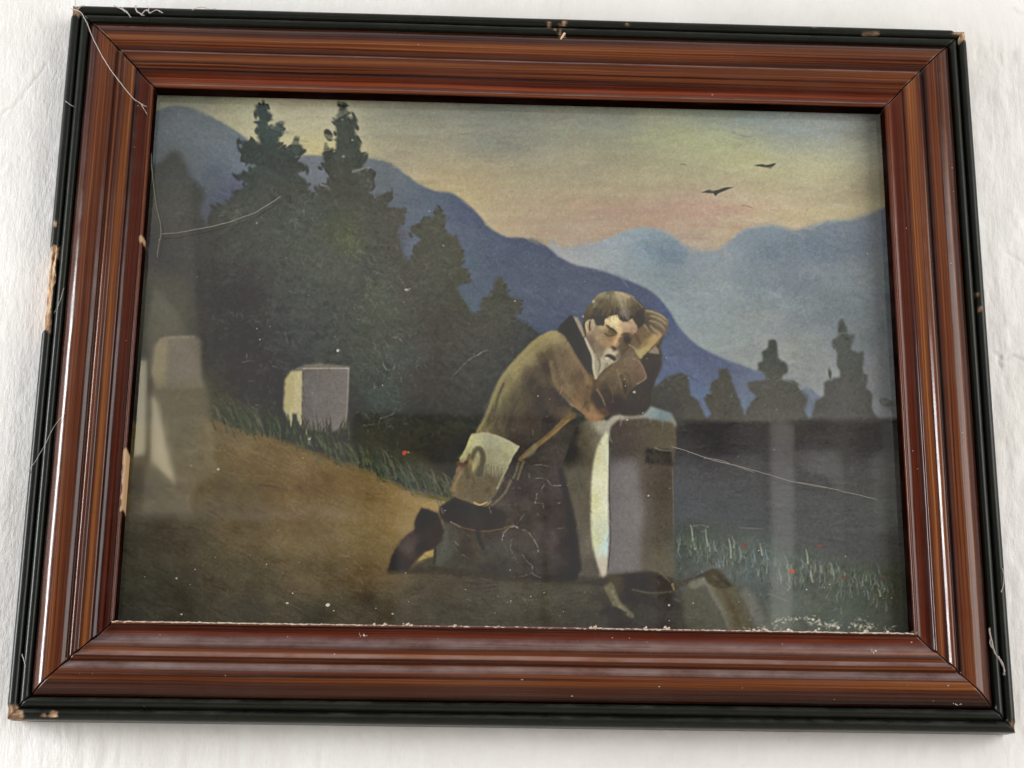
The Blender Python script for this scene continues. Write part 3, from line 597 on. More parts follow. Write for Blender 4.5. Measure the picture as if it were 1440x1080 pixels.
    daub(892, 551.5, 2.2, 2.2, 0, (150, 142, 132), .9)
    for pts, w, c, a in (([(690,600),(700,575),(712,548),(728,524)], 7, (128,120,88), .35), ([(706,606),(716,580),(730,552),(744,528)], 6, (112,104,80), .3), ([(724,520),(744,500),(764,484),(782,476)], 7, (138,128,94), .4), ([(780,492),(786,508),(790,526),(800,546)], 8, (126,112,86), .4), ([(800,488),(810,506),(822,522),(832,540)], 6, (132,114,88), .45), ([(790,545),(804,560),(820,574),(832,584)], 5, (146,120,90), .45), ([(846,532),(860,520),(874,504),(884,494)], 7, (126,112,90), .4), ([(864,545),(878,530),(890,516),(898,508)], 6, (116,101,80), .4), ([(760,500),(768,520),(772,545),(770,575)], 12, (72,66,57), .4), ([(735,545),(742,570),(745,600)], 9, (70,65,56), .4), ([(708,560),(706,580),(700,602)], 5, (74,69,58), .4), ([(806,530),(812,545),(818,556)], 9, (92,80,64), .4), ([(850,552),(864,560),(880,566)], 10, (60,55,48), .4), ([(880,525),(886,537),(888,546)], 5, (74,67,56), .4)):
        stroke(pts, w, w * .6, c, a, 4, .25)
    # belt / strap
    stroke([(806,584),(792,594),(778,608),(758,624),(742,636),(732,646)], 9, 6, (112, 94, 66), .85, 2.5); stroke([(800,590),(782,606),(762,622)], 3, 2, (136, 112, 78), .6, 2); stroke([(752,628),(748,636),(738,642)], 8, 5, (116, 110, 88), .6, 3)
    for pts in ([(729,652),(726,662),(722,672)], [(736,650),(731,664),(728,674)], [(718,676),(712,690),(704,700),(692,710)], [(708,672),(702,684),(694,698)]):
        stroke(pts, 4, 3, (112, 102, 76), .65, 2)
    # collar, shirt, beard
    m = pmask([(783,465),(790,455),(803,443),(809,447),(820,471),(832,500),(837,532),(824,520),(812,502),(803,486),(794,472)], 1.0); comp(m, (58, 53, 50)); label(m, P)
    m = pmask([(806,445),(812,446),(819,460),(823,474),(820,474),(813,460)], .9); comp(m, (142, 131, 114))
    m = pmask([(822,472),(829,482),(836,496),(846,502),(860,506),(860,512),(848,521),(838,533),(833,516),(832,500),(826,484)], .9); comp(m, (148, 140, 118)); label(m, P)
    stroke([(823,476),(828,488),(834,502),(835,520),(838,531)], 3, 4, (176, 164, 140), .8, 1.4); stroke([(840,500),(844,512),(842,522)], 4, 2, (104, 96, 80), .6, 2)
    # face
    face = pmask([(824,468),(823,456),(827,449),(836,448),(846,452),(850,447),(858,443),(868,440),(880,446),(892,448),(896,458),(896,470),(890,484),(880,494),(870,506),(860,512),(850,510),(842,502),(832,488),(826,478)], .9, True)
    comp(face, ffield([(827,454,158,142,116),(826,466,146,126,102),(830,474,116,100,86),(832,482,112,97,82),(838,466,140,122,98),(841,474,152,130,102),(846,482,144,122,94),(845,490,122,108,88),(852,480,148,124,94),(848,460,166,148,114),(850,466,138,120,90),(855,448,196,178,136),(862,445,204,188,144),(864,452,206,190,146),(860,457,196,178,136),(868,460,200,180,138),(870,466,192,168,126),(860,464,112,94,70),(864,468,104,86,64),(856,470,118,100,76),(858,476,138,114,84),(874,458,180,153,122),(881,456,172,150,120),(888,455,164,142,114),(880,463,166,140,112),(890,464,150,124,102),(868,473,184,150,110),(866,480,178,144,106),(863,485,164,134,100),(872,478,104,90,72),(872,488,100,88,72),(876,496,92,80,66),(880,472,88,76,62),(882,478,70,62,50),(890,474,104,88,70),(886,484,96,82,66),(862,490,92,78,62),(858,493,186,172,146),(853,497,168,154,130),(864,496,178,164,140),(868,500,120,106,88),(846,498,134,120,98),(850,505,160,150,128),(856,509,166,156,134),(862,508,140,128,110),(840,484,128,110,88)], face, 2.6, 3.0)); label(face, P)
    m = pmask([(851,456.5),(856,457.5),(862,461),(867,465.5),(869.5,470.5),(864,468),(858,464),(853,460)], .7); comp(m, (82, 68, 50), .85)
    stroke([(851,469),(855,472),(859,472.5),(863,471)], 2.4, 1.6, (92, 76, 57), .75, 1.2); stroke([(857,466),(862,468.5),(867,471)], 4, 3, (104, 88, 64), .5, 2.2)
    stroke([(858,459),(864,462),(869,467)], 1.5, 1, (214, 198, 152), .5, 1); stroke([(869,468),(868,476),(864,484)], 2.6, 3.4, (190, 156, 114), .5, 1.8)
    m = pmask([(859,487.5),(863,487),(867,490),(866,493),(862,491.5)], .8); comp(m, (82, 68, 54), .8)
    daub(882, 476, 7.5, 5, .7, (74, 65, 52), .5, 1.0); stroke([(874,471),(880,468.5),(886,470)], 2.2, 1.4, (66, 57, 46), .4, 1.8); stroke([(878,478),(883,480),(888,477)], 2, 1.4, (60, 53, 44), .4, 1.6)
    m = pmask([(849,500.5),(855,497.8),(860,498.5),(865,502),(867,506),(863,507.5),(857,503),(853,501.5)], .7); comp(m, (64, 52, 45), .85)
    stroke([(848,501),(854,495),(860,491.5)], 3, 3, (178, 164, 138), .5, 2.2); stroke([(853,504),(858,505.5),(862,509)], 2.6, 1.8, (194, 186, 162), .65, 1.4); stroke([(847,505),(847,514),(845,522)], 5, 3, (168, 160, 137), .6, 2.4); stroke([(854,511),(851,518)], 3, 2, (118, 108, 95), .55, 1.8)
    stroke([(826,449.5),(824,457),(826,465.5)], 2.4, 2, (178, 164, 136), .8, 1.1); stroke([(833.5,449.5),(835,456),(834,463)], 2.2, 2, (170, 156, 128), .75, 1.1); stroke([(829.5,453),(829,459),(829.5,464)], 2.6, 2, (72, 60, 48), .75, 1.2); stroke([(826,466),(829,468)], 2, 1.4, (160, 144, 118), .6, 1)
    # hair
    hair = pmask([(820,456),(821,442),(826,432),(833,424),(838,415),(850,410),(862,408.5),(876,411),(888,415),(898,424),(906,434),(913,441),(913,456),(906,464),(898,461),(892,452),(888,448),(883,452),(876,453),(871,449),(868,442),(858,444),(851,449),(849,458),(838,457),(836,449),(827,449)], .9, False, .4)
    comp(hair, ffield([(823,445,84,75,60),(828,436,92,84,68),(838,424,104,96,78),(840,440,80,71,57),(846,414,128,120,98),(856,411,112,104,84),(850,424,96,88,70),(845,452,64,56,46),(856,436,92,83,66),(862,426,108,99,78),(866,438,86,77,64),(870,414,150,138,112),(880,416,146,133,108),(874,427,128,117,94),(877,438,122,112,100),(882,444,104,95,84),(876,449,70,62,52),(888,424,112,102,84),(892,434,84,76,62),(886,449,72,64,52),(899,430,92,83,68),(902,442,70,62,51),(907,450,70,62,52),(900,456,74,65,55),(840,450,68,60,49)], hair, 2.2, 10.0)); label(hair, P)
    for k in range(150):
        x = prng.uniform(822, 910); y = prng.uniform(410, 455)
        if hair[int(y) - PY0, int(x) - PX0] > .8:
            an = np.interp(x, [822, 865, 910], [2.3, 1.5, .9]) + prng.normal(0, .3); l = prng.uniform(3, 9); c0 = IMG[int(y) - PY0, int(x) - PX0]
            stroke([(x, y), (x + l * math.cos(an), y + l * math.sin(an))], 2.4, 1.2, jit(c0 + prng.choice([-18, -12, 12, 20]), 4), .4, 1.4)
    stroke([(866,411),(876,414),(884,418)], 3.5, 3, (170, 155, 128), .6, 2.2); stroke([(871,418),(873,424),(875,431)], 4.5, 3, (152, 140, 112), .55, 2.2); stroke([(835,424),(842,416),(852,411)], 2.5, 2, (132, 126, 106), .6, 1.4)
    daub(834.5, 424, 2.4, 3, .3, (158, 150, 132), .8); daub(820, 445, 1.6, 2, 0, (150, 142, 124), .8); stroke([(890,417),(896,424),(904,432)], 2, 1.4, (140, 128, 106), .6, 1); stroke([(893,419),(902,428),(911,438)], 1.6, 1.4, (60, 55, 52), .5, 1.2)
    stroke([(876,434),(880,444),(884,450)], 5, 3, (132, 120, 108), .5, 2.5)
    # hand
    hand = pmask([(906,436),(912,434),(922,437),(932,442),(939,449),(940,458),(937,468),(930,474),(926,482),(916,490),(908,497),(901,504),(896,499),(891,489),(888,482),(893,470),(900,460),(907,453)], .9, True)
    comp(hand, ffield([(893,476,106,90,70),(897,484,112,96,74),(900,466,112,95,73),(904,474,108,92,68),(908,482,128,108,76),(912,470,110,96,72),(913,480,152,130,90),(920,474,166,140,102),(926,472,160,134,98),(918,482,158,136,96),(906,491,158,142,96),(900,498,162,147,102),(912,488,164,146,102),(911,456,86,76,63),(911,446,92,82,68),(918,441,112,101,84),(928,445,124,112,92),(935,452,122,110,92),(937,460,112,98,83),(932,468,112,96,80),(920,458,104,92,76),(926,462,112,98,82)], hand, 2.2, 6.0)); label(hand, P)
    for pts, w in (([(909,437),(918,438.5),(929,443),(936,448.5)], 2.4), ([(915,444),(923,446),(931,450),(936,455)], 2.1), ([(914,451),(922,453),(929,457),(934,462)], 2.0), ([(914,457),(919,463),(925,466.5),(929,472)], 2.2)):
        stroke(pts, w, w * .8, (176, 161, 136), .65, 1.4)
    for pts in ([(912,441),(921,442.5),(930,447),(936,452)], [(913,447.5),(922,449.5),(930,454),(936,459)], [(912,455),(918,458),(926,462.5),(931,467)], [(912,461),(918,467),(926,471)]):
        stroke(pts, 1.8, 1.4, (84, 73, 60), .65, 1.2)
    stroke([(910,434),(920,437),(930,441),(938,447)], 1.6, 1.4, (66, 58, 52), .6, 1.2)
    stroke([(906,457),(910,462),(912,466)], 2.2, 1.5, (170, 154, 120), .7, 1.1); stroke([(893,470),(896,476),(900,482)], 3, 4, (84, 72, 58), .6, 2); stroke([(915,491),(922,484),(928,477)], 1.8, 1.4, (78, 66, 52), .8, 1); stroke([(885,485),(892,490),(897,498),(901,504)], 2, 1.6, (164, 150, 122), .6, 1)
    sl = (slice(428 - PY0, 508 - PY0), slice(886 - PX0, 945 - PX0)); hm = gblur(hand[sl], 1)[..., None]; IMG[sl] = IMG[sl] * (1 - hm * .7) + gblur(IMG[sl], 1.1) * hm * .7
    # satchel
    S = LI['painted_satchel']
    m = pmask([(660,617),(664,611),(682,608),(698,612),(716,620),(730,628),(721,642),(712,661),(705,673),(699,688),(691,701),(682,712),(664,708),(648,702),(636,696),(633,688),(638,674),(643,656),(648,644),(655,632)], .9, False, .4)
    comp(m, ffield_(m, [(665,620,166,162,122),(690,620,152,150,124),(715,628,158,154,122),(655,640,148,142,104),(690,645,144,140,112),(710,645,150,146,114),(700,658,138,132,104),(650,655,108,94,72),(645,675,116,100,74),(660,680,98,88,68),(680,680,92,86,66),(695,678,92,85,66),(670,700,100,88,66),(640,690,124,104,72),(690,700,100,92,72)])); label(m, S)
    IMG[:] += (m * (n2 * 9))[..., None]
    gy_ = np.clip((yy0 + (xx0 - 670) * .0 - 652) / 24, 0, 1) * m; comp(gy_, (98, 88, 68), .72)
    for k in range(110):
        x = prng.uniform(636, 728); y = prng.uniform(610, 710)
        if m[int(y) - PY0, int(x) - PX0] > .9: daub(x, y, prng.uniform(3, 10), prng.uniform(1.5, 5), prng.normal(1.2, .5), jit(IMG[int(y) - PY0, int(x) - PX0] + prng.choice([-18, -10, 12]), 4), .42, .9)
    stroke([(664,611),(682,609),(698,613),(716,621),(729,628)], 2.6, 2.4, (168, 156, 132), .6, 1.8); stroke([(729,628),(720,643),(712,661),(706,672),(699,687)], 2.6, 2, (172, 165, 132), .55, 1.8); stroke([(663,613),(655,632),(647,645)], 3, 2.5, (172, 168, 118), .7, 1.8)
    stroke([(664,644),(668,634),(674,631),(679,640),(678,654),(674,666)], 6, 9, (78, 74, 59), .75, 3.5); stroke([(660,640),(656,656),(658,670)], 4, 8, (84, 76, 56), .7, 3); daub(667, 654, 12, 4, 1.75, (152, 140, 98), .95, .5)
    stroke([(644,652),(652,654),(656,650)], 7, 5, (86, 66, 50), .85, 2); stroke([(648,664),(640,680),(638,690)], 4, 4, (136, 114, 82), .6, 2.5)
    for k in range(16):
        x = 680 + k * 1.9 + prng.normal(0, .6)
        stroke([(x, 652 + k * .5 + prng.normal(0, 2)), (x - 1, 664 + k * .3 + prng.normal(0, 3))], 2.2, .8, (140, 136, 108) if k % 2 else (98, 91, 70), .5, 1.4)
    stroke([(667,707),(675,710),(685,706)], 3, 2, (172, 146, 100), .8, 1.2)
    # ---- birds
    b = newlab('painted_bird')
    m = pmask([(986,271),(996,267),(1004,268),(1010,267),(1018,264),(1033,262.5),(1022,267),(1012,271),(1006,276),(1003,271.5)], .5); comp(m, (60, 64, 55), .95); label(m, b, .35)
    b = newlab('painted_bird')
    m = pmask([(1059,232.5),(1070,231),(1080,231.5),(1093,228.5),(1088,233),(1084,237.5),(1075,235)], .5); comp(m, (64, 68, 58), .95); label(m, b, .35)
    stroke([(958,231),(962,231),(966,233)], 2.2, .8, (104, 100, 82), .8); stroke([(1044,289),(1052,290),(1060,294)], 2.2, .8, (112, 102, 86), .8); stroke([(1084,295),(1091,296),(1098,299)], 1.8, .8, (122, 114, 96), .7); stroke([(1135,294),(1132,302)], 2.2, .9, (106, 102, 84), .7)
    yy_, xx_ = np.mgrid[PY0:PY1, PX0:PX1]; LAB[(LAB == LI['painted_meadow']) & (xx_ < 1012) & (yy_ > 806)] = LI['painted_belongings']; LAB[(LAB == LI['painted_meadow']) & (xx_ < 951) & (yy_ > 790)] = LI['painted_belongings']
    # ---- loose brushwork sampling the paint already there
    fig = {LI['painted_person'], LI['painted_satchel'], LI['painted_belongings']}
    for k in range(13000):
        x = prng.uniform(165, 1285); y = prng.uniform(130, 895); xi = int(x) - PX0; yi = int(y) - PY0
        lb = LAB[yi, xi]; c = IMG[yi, xi].copy()
        if lb in fig or LABELS[lb] in ('painted_bird', 'painted_poppy'):
            if prng.random() < .25: continue
            l = prng.uniform(2.5, 6); w = prng.uniform(1.2, 2.6); d = 6
            if lb != LI['painted_person']: an = prng.uniform(0, 3.14)
            elif 820 < x < 945 and y < 508: d = 3; l *= .6; an = prng.uniform(0, 3.14)
            elif x > 835 and y < 600: an = prng.normal(-.75, .3)
            elif y < 625: an = prng.normal(2.0, .3); l *= 2.2; d = 8
            else: an = prng.normal(.3, .6)
        elif lb == 0: l = prng.uniform(10, 34); w = prng.uniform(4, 10); an = prng.normal(0, .25); d = 3
        elif lb == LI['painted_cloud']: l = prng.uniform(8, 24); w = prng.uniform(3, 8); an = prng.normal(.35, .7); d = 5
        elif lb == LI['painted_mountain']: l = prng.uniform(8, 22); w = prng.uniform(2, 6); an = prng.normal(.7, .4); d = 4
        elif lb in (LI['painted_path'],): l = prng.uniform(7, 24); w = prng.uniform(1.2, 4); an = prng.normal(.45 if x < 560 else .05, .25); d = 7
        elif lb in (LI['painted_gravestone'], LI['painted_square_stone'], LI['painted_rounded_stone']): l = prng.uniform(5, 14); w = prng.uniform(1.5, 3); an = prng.normal(1.57, .3); d = 4
        elif lb == LI['painted_plain']: l = prng.uniform(8, 26); w = prng.uniform(2, 5); an = prng.normal(0, .15); d = 4
        else: l = prng.uniform(3, 9); w = prng.uniform(2, 5); an = prng.uniform(0, 3.14); d = 4
        ca, sa = math.cos(an), math.sin(an)
        x1, y1 = x + l * ca, y + l * sa
        if not (PX0 < x1 < PX1 - 1 and PY0 < y1 < PY1 - 1) or LAB[int(y1) - PY0, int(x1) - PX0] != lb: continue
        stroke([(x, y), (x1, y1)], w, w * .6, np.clip(c + prng.normal(0, d) + prng.normal(0, d * .35, 3), 0, 255), .42, 1.3, .3, False)
    # ---- scratches and craquelure in the paint
    cr = (134, 126, 114)
    for pts, w, a in (([(634,532),(648,517),(664,503),(687,491)], 2.0, .62), ([(572,409),(577,405)], 3, .9), ([(559,389),(566,396),(570,404)], 2, .4), ([(474,491),(478,493)], 4, .7),
        ([(552,474),(560,475),(565,480)], 2.2, .6), ([(538,509),(542,518),(548,521)], 2.2, .6), ([(552,522),(556,512)], 2, .5), ([(561,524),(564,532),(565,538)], 1.8, .6), ([(512,598),(532,595),(536,588),(552,583),(558,573)], 1.6, .6), ([(520,549),(532,542)], 3, .3), ([(500,580),(505,579)], 1.5, .5),
        ([(338,509),(358,508)], 1.5, .5), ([(346.5,497),(347,508)], 1.4, .5), ([(400,463),(405,484)], 1.6, .4), ([(411,477),(413,488)], 1.6, .35), ([(322,566),(328,570)], 2, .4), ([(780,418),(788,405)], 2, .3),
        ([(750,654),(762,654),(771,656)], 1.5, .6), ([(752,673),(767,673),(773,680),(778,683),(790,682)], 1.7, .62), ([(766,680),(760,692)], 1.8, .6), ([(755,694),(753,704),(752,708)], 1.8, .7), ([(752,707),(763,708),(764,714)], 1.4, .6), ([(745,712),(735,726),(726,738)], 1.5, .45), ([(756,722),(758,732)], 1.5, .5), ([(783,707),(790,707)], 1.6, .6), ([(784,743),(795,742)], 1.3, .5),
        ([(706,760),(708,750),(715,743),(722,740),(726,741),(730,743),(742,748),(750,758),(756,768),(757,776)], 2.0, .72), ([(720,758),(718,770),(724,784),(729,792)], 1.4, .55), ([(734,780),(742,790),(749,797),(748,806),(760,812)], 1.8, .62), ([(712,807),(722,812),(736,810),(748,806)], 1.5, .5), ([(757,776),(750,774)], 1.2, .4),
        ([(634,734),(642,738),(648,742)], 2.2, .6), ([(640,762),(646,768)], 1.8, .5), ([(648,744),(660,754)], 1.5, .4), ([(636,766),(650,780),(662,786)], 1.6, .45), ([(668,774),(676,784)], 1.6, .45), ([(688,712),(691,722)], 1.8, .6), ([(700,684),(694,688),(690,700)], 1.5, .4), ([(718,687),(732,686)], 1.4, .5), ([(744,666),(745,672)], 2, .5), ([(749,602),(750,612)], 2.5, .4),
        ([(480,780),(494,784)], 1.6, .5), ([(500,790),(512,802)], 1.6, .5), ([(518,770),(524,784)], 1.5, .4), ([(505,812),(510,822)], 1.5, .4), ([(656,842),(664,846)], 2.5, .35), ([(700,838),(712,846),(720,848)], 2, .35), ([(735,840),(742,852)], 2, .3)):
        q = catmull(pts, False, 6) if len(pts) > 2 else np.array([np.array(pts[0]) + (np.array(pts[-1]) - np.array(pts[0])) * t for t in np.linspace(0, 1, 6)], float)
        q = q + prng.normal(0, .35, q.shape)
        for s0, s1 in zip(q, q[1:]):
            if prng.random() < .14: continue
            ww = w * prng.uniform(.35, 1.05); stroke([s0, s1], ww, ww * prng.uniform(.6, 1), jit(cr, 9), a * prng.uniform(.35, 1.05), 1, .2, False)
    for k in range(260):                               # fine hairline wear
        x = prng.uniform(190, 1250); y = prng.uniform(330, 880); l = prng.uniform(3, 12); an = prng.uniform(0, 6.28)
        stroke([(x, y), (x + l * .5 * math.cos(an) + prng.normal(0, 1), y + l * .5 * math.sin(an)), (x + l * math.cos(an + .4), y + l * math.sin(an + .4))], .9, .6, (112, 108, 98), prng.uniform(.1, .3), 1)
    for k in range(55):
        daub(prng.uniform(190, 1250), prng.uniform(200, 880), prng.uniform(.8, 1.7), prng.uniform(.7, 1.2), 0, (150, 144, 128), prng.uniform(.3, .8), .6)
    daub(307, 660, 2, 2, 0, (190, 180, 140), .8); daub(941, 851, 2, 2, 0, (150, 140, 120), .6); daub(912, 697, 1.6, 1.6, 0, (190, 180, 150), .9)
    for (u0, v0, su, sv, cnt) in ((1110, 871, 12, 2.2, 34), (1145, 875, 6, 2.2, 24), (1163, 879, 8, 2.6, 34), (1174, 880, 4, 2.6, 20), (1205, 877, 5, 3.5, 20), (1219, 882, 5, 3.5, 26), (1248, 884, 8, 2.5, 12), (1092, 878, 4, 4, 12), (1060, 884, 10, 2, 8)):
        for k in range(cnt):
            x = prng.normal(u0, su); y = prng.normal(v0, sv); an = prng.normal(.1, .6); l = prng.uniform(1, 4.5)
            stroke([(x, y), (x + l * math.cos(an), y + l * math.sin(an))], prng.uniform(.8, 2.6), prng.uniform(.5, 1.6), jit((176, 170, 150), 12), prng.uniform(.3, .85), 1, .4, False)
    # brushwork and grain over everything
    IMG[:] = IMG + .65 * (IMG - gblur(IMG, 1.3)) + .22 * (IMG - gblur(IMG, 14))
    g = prng.normal(0, 1, (PH, PW)).astype(np.float32); g = gblur(g, .7)
    lum = IMG.mean(-1)
    IMG[:] += ((nh * 2.2 + nd * 2.2 + g * 7.0) * (0.6 + lum / 200))[..., None]
    np.clip(IMG, 0, 255, out=IMG)

# ================================================================ dimensions (metres)
FW, FH, RM = 0.80, 0.6216, 0.0786        # frame outer width, height, moulding width
WALL_Y = 0.0280
GLASS_Y = 0.0160
PAINT_Y = 0.0195
CAM_R = np.array(cam.rotation_euler.to_matrix()); CAM_P = np.array(cam.location)
FPX = 2300.0
def trace_to_board(u, v, y):
    """survey coordinates of a mark -> the point of the plane y where that mark lies (x, z)"""
    d = np.array([(u - 720) / FPX, -(v - 540) / FPX, -1.0]) @ CAM_R.T
    t = (y - CAM_P[1]) / d[1]
    return CAM_P + t * d
def board_to_trace(P):
    q = (P - CAM_P) @ CAM_R
    return 720 + FPX * q[:, 0] / -q[:, 2], 540 - FPX * q[:, 1] / -q[:, 2]

# ================================================================ plaster wall
def wall_material():
    m, nt, b = mat_new('old_white_plaster'); L = nt.links
    tc = N(nt, 'ShaderNodeTexCoord').outputs['Object']
    n1 = noise(nt, tc, 5.0, 5, .6); n2 = noise(nt, tc, 60, 4, .6)
    c = ramp(nt, [(.30, (.665, .648, .618)), (.5, (.735, .722, .70)), (.7, (.775, .768, .752))]); L.new(n1, c.inputs[0])
    s = ramp(nt, [(.62, (0, 0, 0)), (.78, (1, 1, 1))]); L.new(noise(nt, mapped(nt, tc, (9, 9, 3)), 1.0, 6, .65, .6), s.inputs[0])
    c2 = mixc(nt, math_n(nt, 'MULTIPLY', s.outputs[0], .35), c.outputs[0], (.66, .63, .58))
    at = N(nt, 'ShaderNodeAttribute', attribute_name='crack')
    c3 = mixc(nt, math_n(nt, 'MULTIPLY', at.outputs['Fac'], .55), c2, (.42, .39, .35))
    gr = ramp(nt, [(.66, (0, 0, 0)), (.74, (1, 1, 1))]); L.new(noise(nt, tc, 170, 3, .7), gr.inputs[0]); c3 = mixc(nt, math_n(nt, 'MULTIPLY', gr.outputs[0], .16), c3, (.50, .46, .41))
    L.new(c3, b.inputs['Base Color']); b.inputs['Roughness'].default_value = .92; b.inputs['Specular IOR Level'].default_value = .15
    h = bump(nt, noise(nt, mapped(nt, tc, (260, 1, 90)), 1.0, 5, .65), .7, .0010)
    h = bump(nt, noise(nt, tc, 300, 5, .75), .45, .0006, h)
    L.new(h, b.inputs['Normal'])
    return m
def build_wall():
    rng = np.random.default_rng(3)
    x0, x1, z0, z1 = -.62, .62, -.50, .50; nx, nz = 760, 620
    fr = np.ones((nz, nx), np.float32)
    h = fbm(nx, nz, 220, 200, rng, 3) * .0012 + fbm(nx, nz, 34, 46, rng, 4) * .0005 + fbm(nx, nz, 7, 8, rng, 4) * .0006 * (1 - .4 * (np.linspace(x0, x1, nx) < -.36))[None, :]
    str_ = fbm(nx, nz, 5, 26, rng, 3)                       # vertical brush / trowel strokes
    warp = fbm(nx, nz, 12, 16, rng, 3)
    X, Z = np.meshgrid(np.linspace(x0, x1, nx), np.linspace(z0, z1, nz))
    low = np.clip((-.26 - Z) / .06, 0, 1); right = np.clip((X - .36) / .06, 0, 1); left = np.clip((-.36 - X) / .04, 0, 1)
    h += str_ * (.00045 + .0009 * low + .0005 * right) * (1 - .7 * left)
    h += np.clip(warp - .1, 0, 1) * .0015 * (right * .9 + .15)
    # lumps and drips of old plaster on the right
    for k in range(60):
        cx = rng.uniform(.38, .6); cz = rng.uniform(-.4, .45); r = rng.uniform(.004, .014); e = rng.uniform(1, 2.2)
        d = ((X - cx) / r) ** 2 + ((Z - cz) / (r * e)) ** 2
        h += np.exp(-d) * rng.uniform(-.0016, .0019)
    crack = np.zeros_like(h)
    def crk(pts, w, dep):
        p = np.array([trace_to_board(u, v, WALL_Y)[[0, 2]] for u, v in pts])
        p2 = [p[0]]
        for a, b in zip(p, p[1:]):
            for k in range(1, 7): p2.append(a + (b - a) * k / 6 + rng.normal(0, .0006, 2))
        best = np.full(X.shape, 9.0)
        for a, b in zip(p2, p2[1:]):
            dx, dz = b - a; t = np.clip(((X - a[0]) * dx + (Z - a[1]) * dz) / (dx * dx + dz * dz + 1e-12), 0, 1)
            best = np.minimum(best, np.hypot(X - a[0] - t * dx, Z - a[1] - t * dz))
        g = np.exp(-(best / w) ** 2); crack[:] = np.maximum(crack, g * dep)
        return g
    h -= crk([(0, 162), (22, 148), (40, 124), (58, 104), (66, 88)], .0011, .45) * .0006
    h -= crk([(1396, 494), (1410, 506), (1424, 500), (1440, 508)], .0012, .5) * .0014
    h -= crk([(1406, 500), (1404, 512), (1408, 516)], .0010, .6) * .0014
    h -= crk([(1416, 355), (1428, 362), (1440, 372)], .0011, .3) * .001
    h -= crk([(1426, 12), (1436, 20)], .002, .4) * .001
    h *= .72
    P = np.stack([X, WALL_Y - np.clip(h, -.002, .0035), Z], -1)
    idx = np.arange(nx * nz).reshape(nz, nx)
    q = np.stack([idx[:-1, :-1], idx[:-1, 1:], idx[1:, 1:], idx[1:, :-1]], -1).reshape(-1, 4)
    # skirt out to the rest of the wall surface
    o = mesh_np('wall', P.reshape(-1, 3), q, MAT_WALL)
    a = o.data.attributes.new('crack', 'FLOAT', 'POINT'); a.data.foreach_set('value', crack.astype(np.float32).ravel())
    tag(o, 'uneven white plaster wall behind the framed picture', kind='structure')
    bm = bmesh.new(); X1, Z0, Z1 = 2.2, -1.7, 1.5
    for (a0, a1, b0, b1) in ((-X1, x0 + .002, Z0, Z1), (x1 - .002, X1, Z0, Z1), (x0 + .002, x1 - .002, z1 - .002, Z1), (x0 + .002, x1 - .002, Z0, z0 + .002)):
        vs_ = [bm.verts.new((a0, WALL_Y + .002, b0)), bm.verts.new((a1, WALL_Y + .002, b0)), bm.verts.new((a1, WALL_Y + .002, b1)), bm.verts.new((a0, WALL_Y + .002, b1))]
        bm.faces.new(vs_)
    bm_obj('wall_surround', bm, MAT_WALL, o)
MAT_WALL = wall_material()
build_wall()

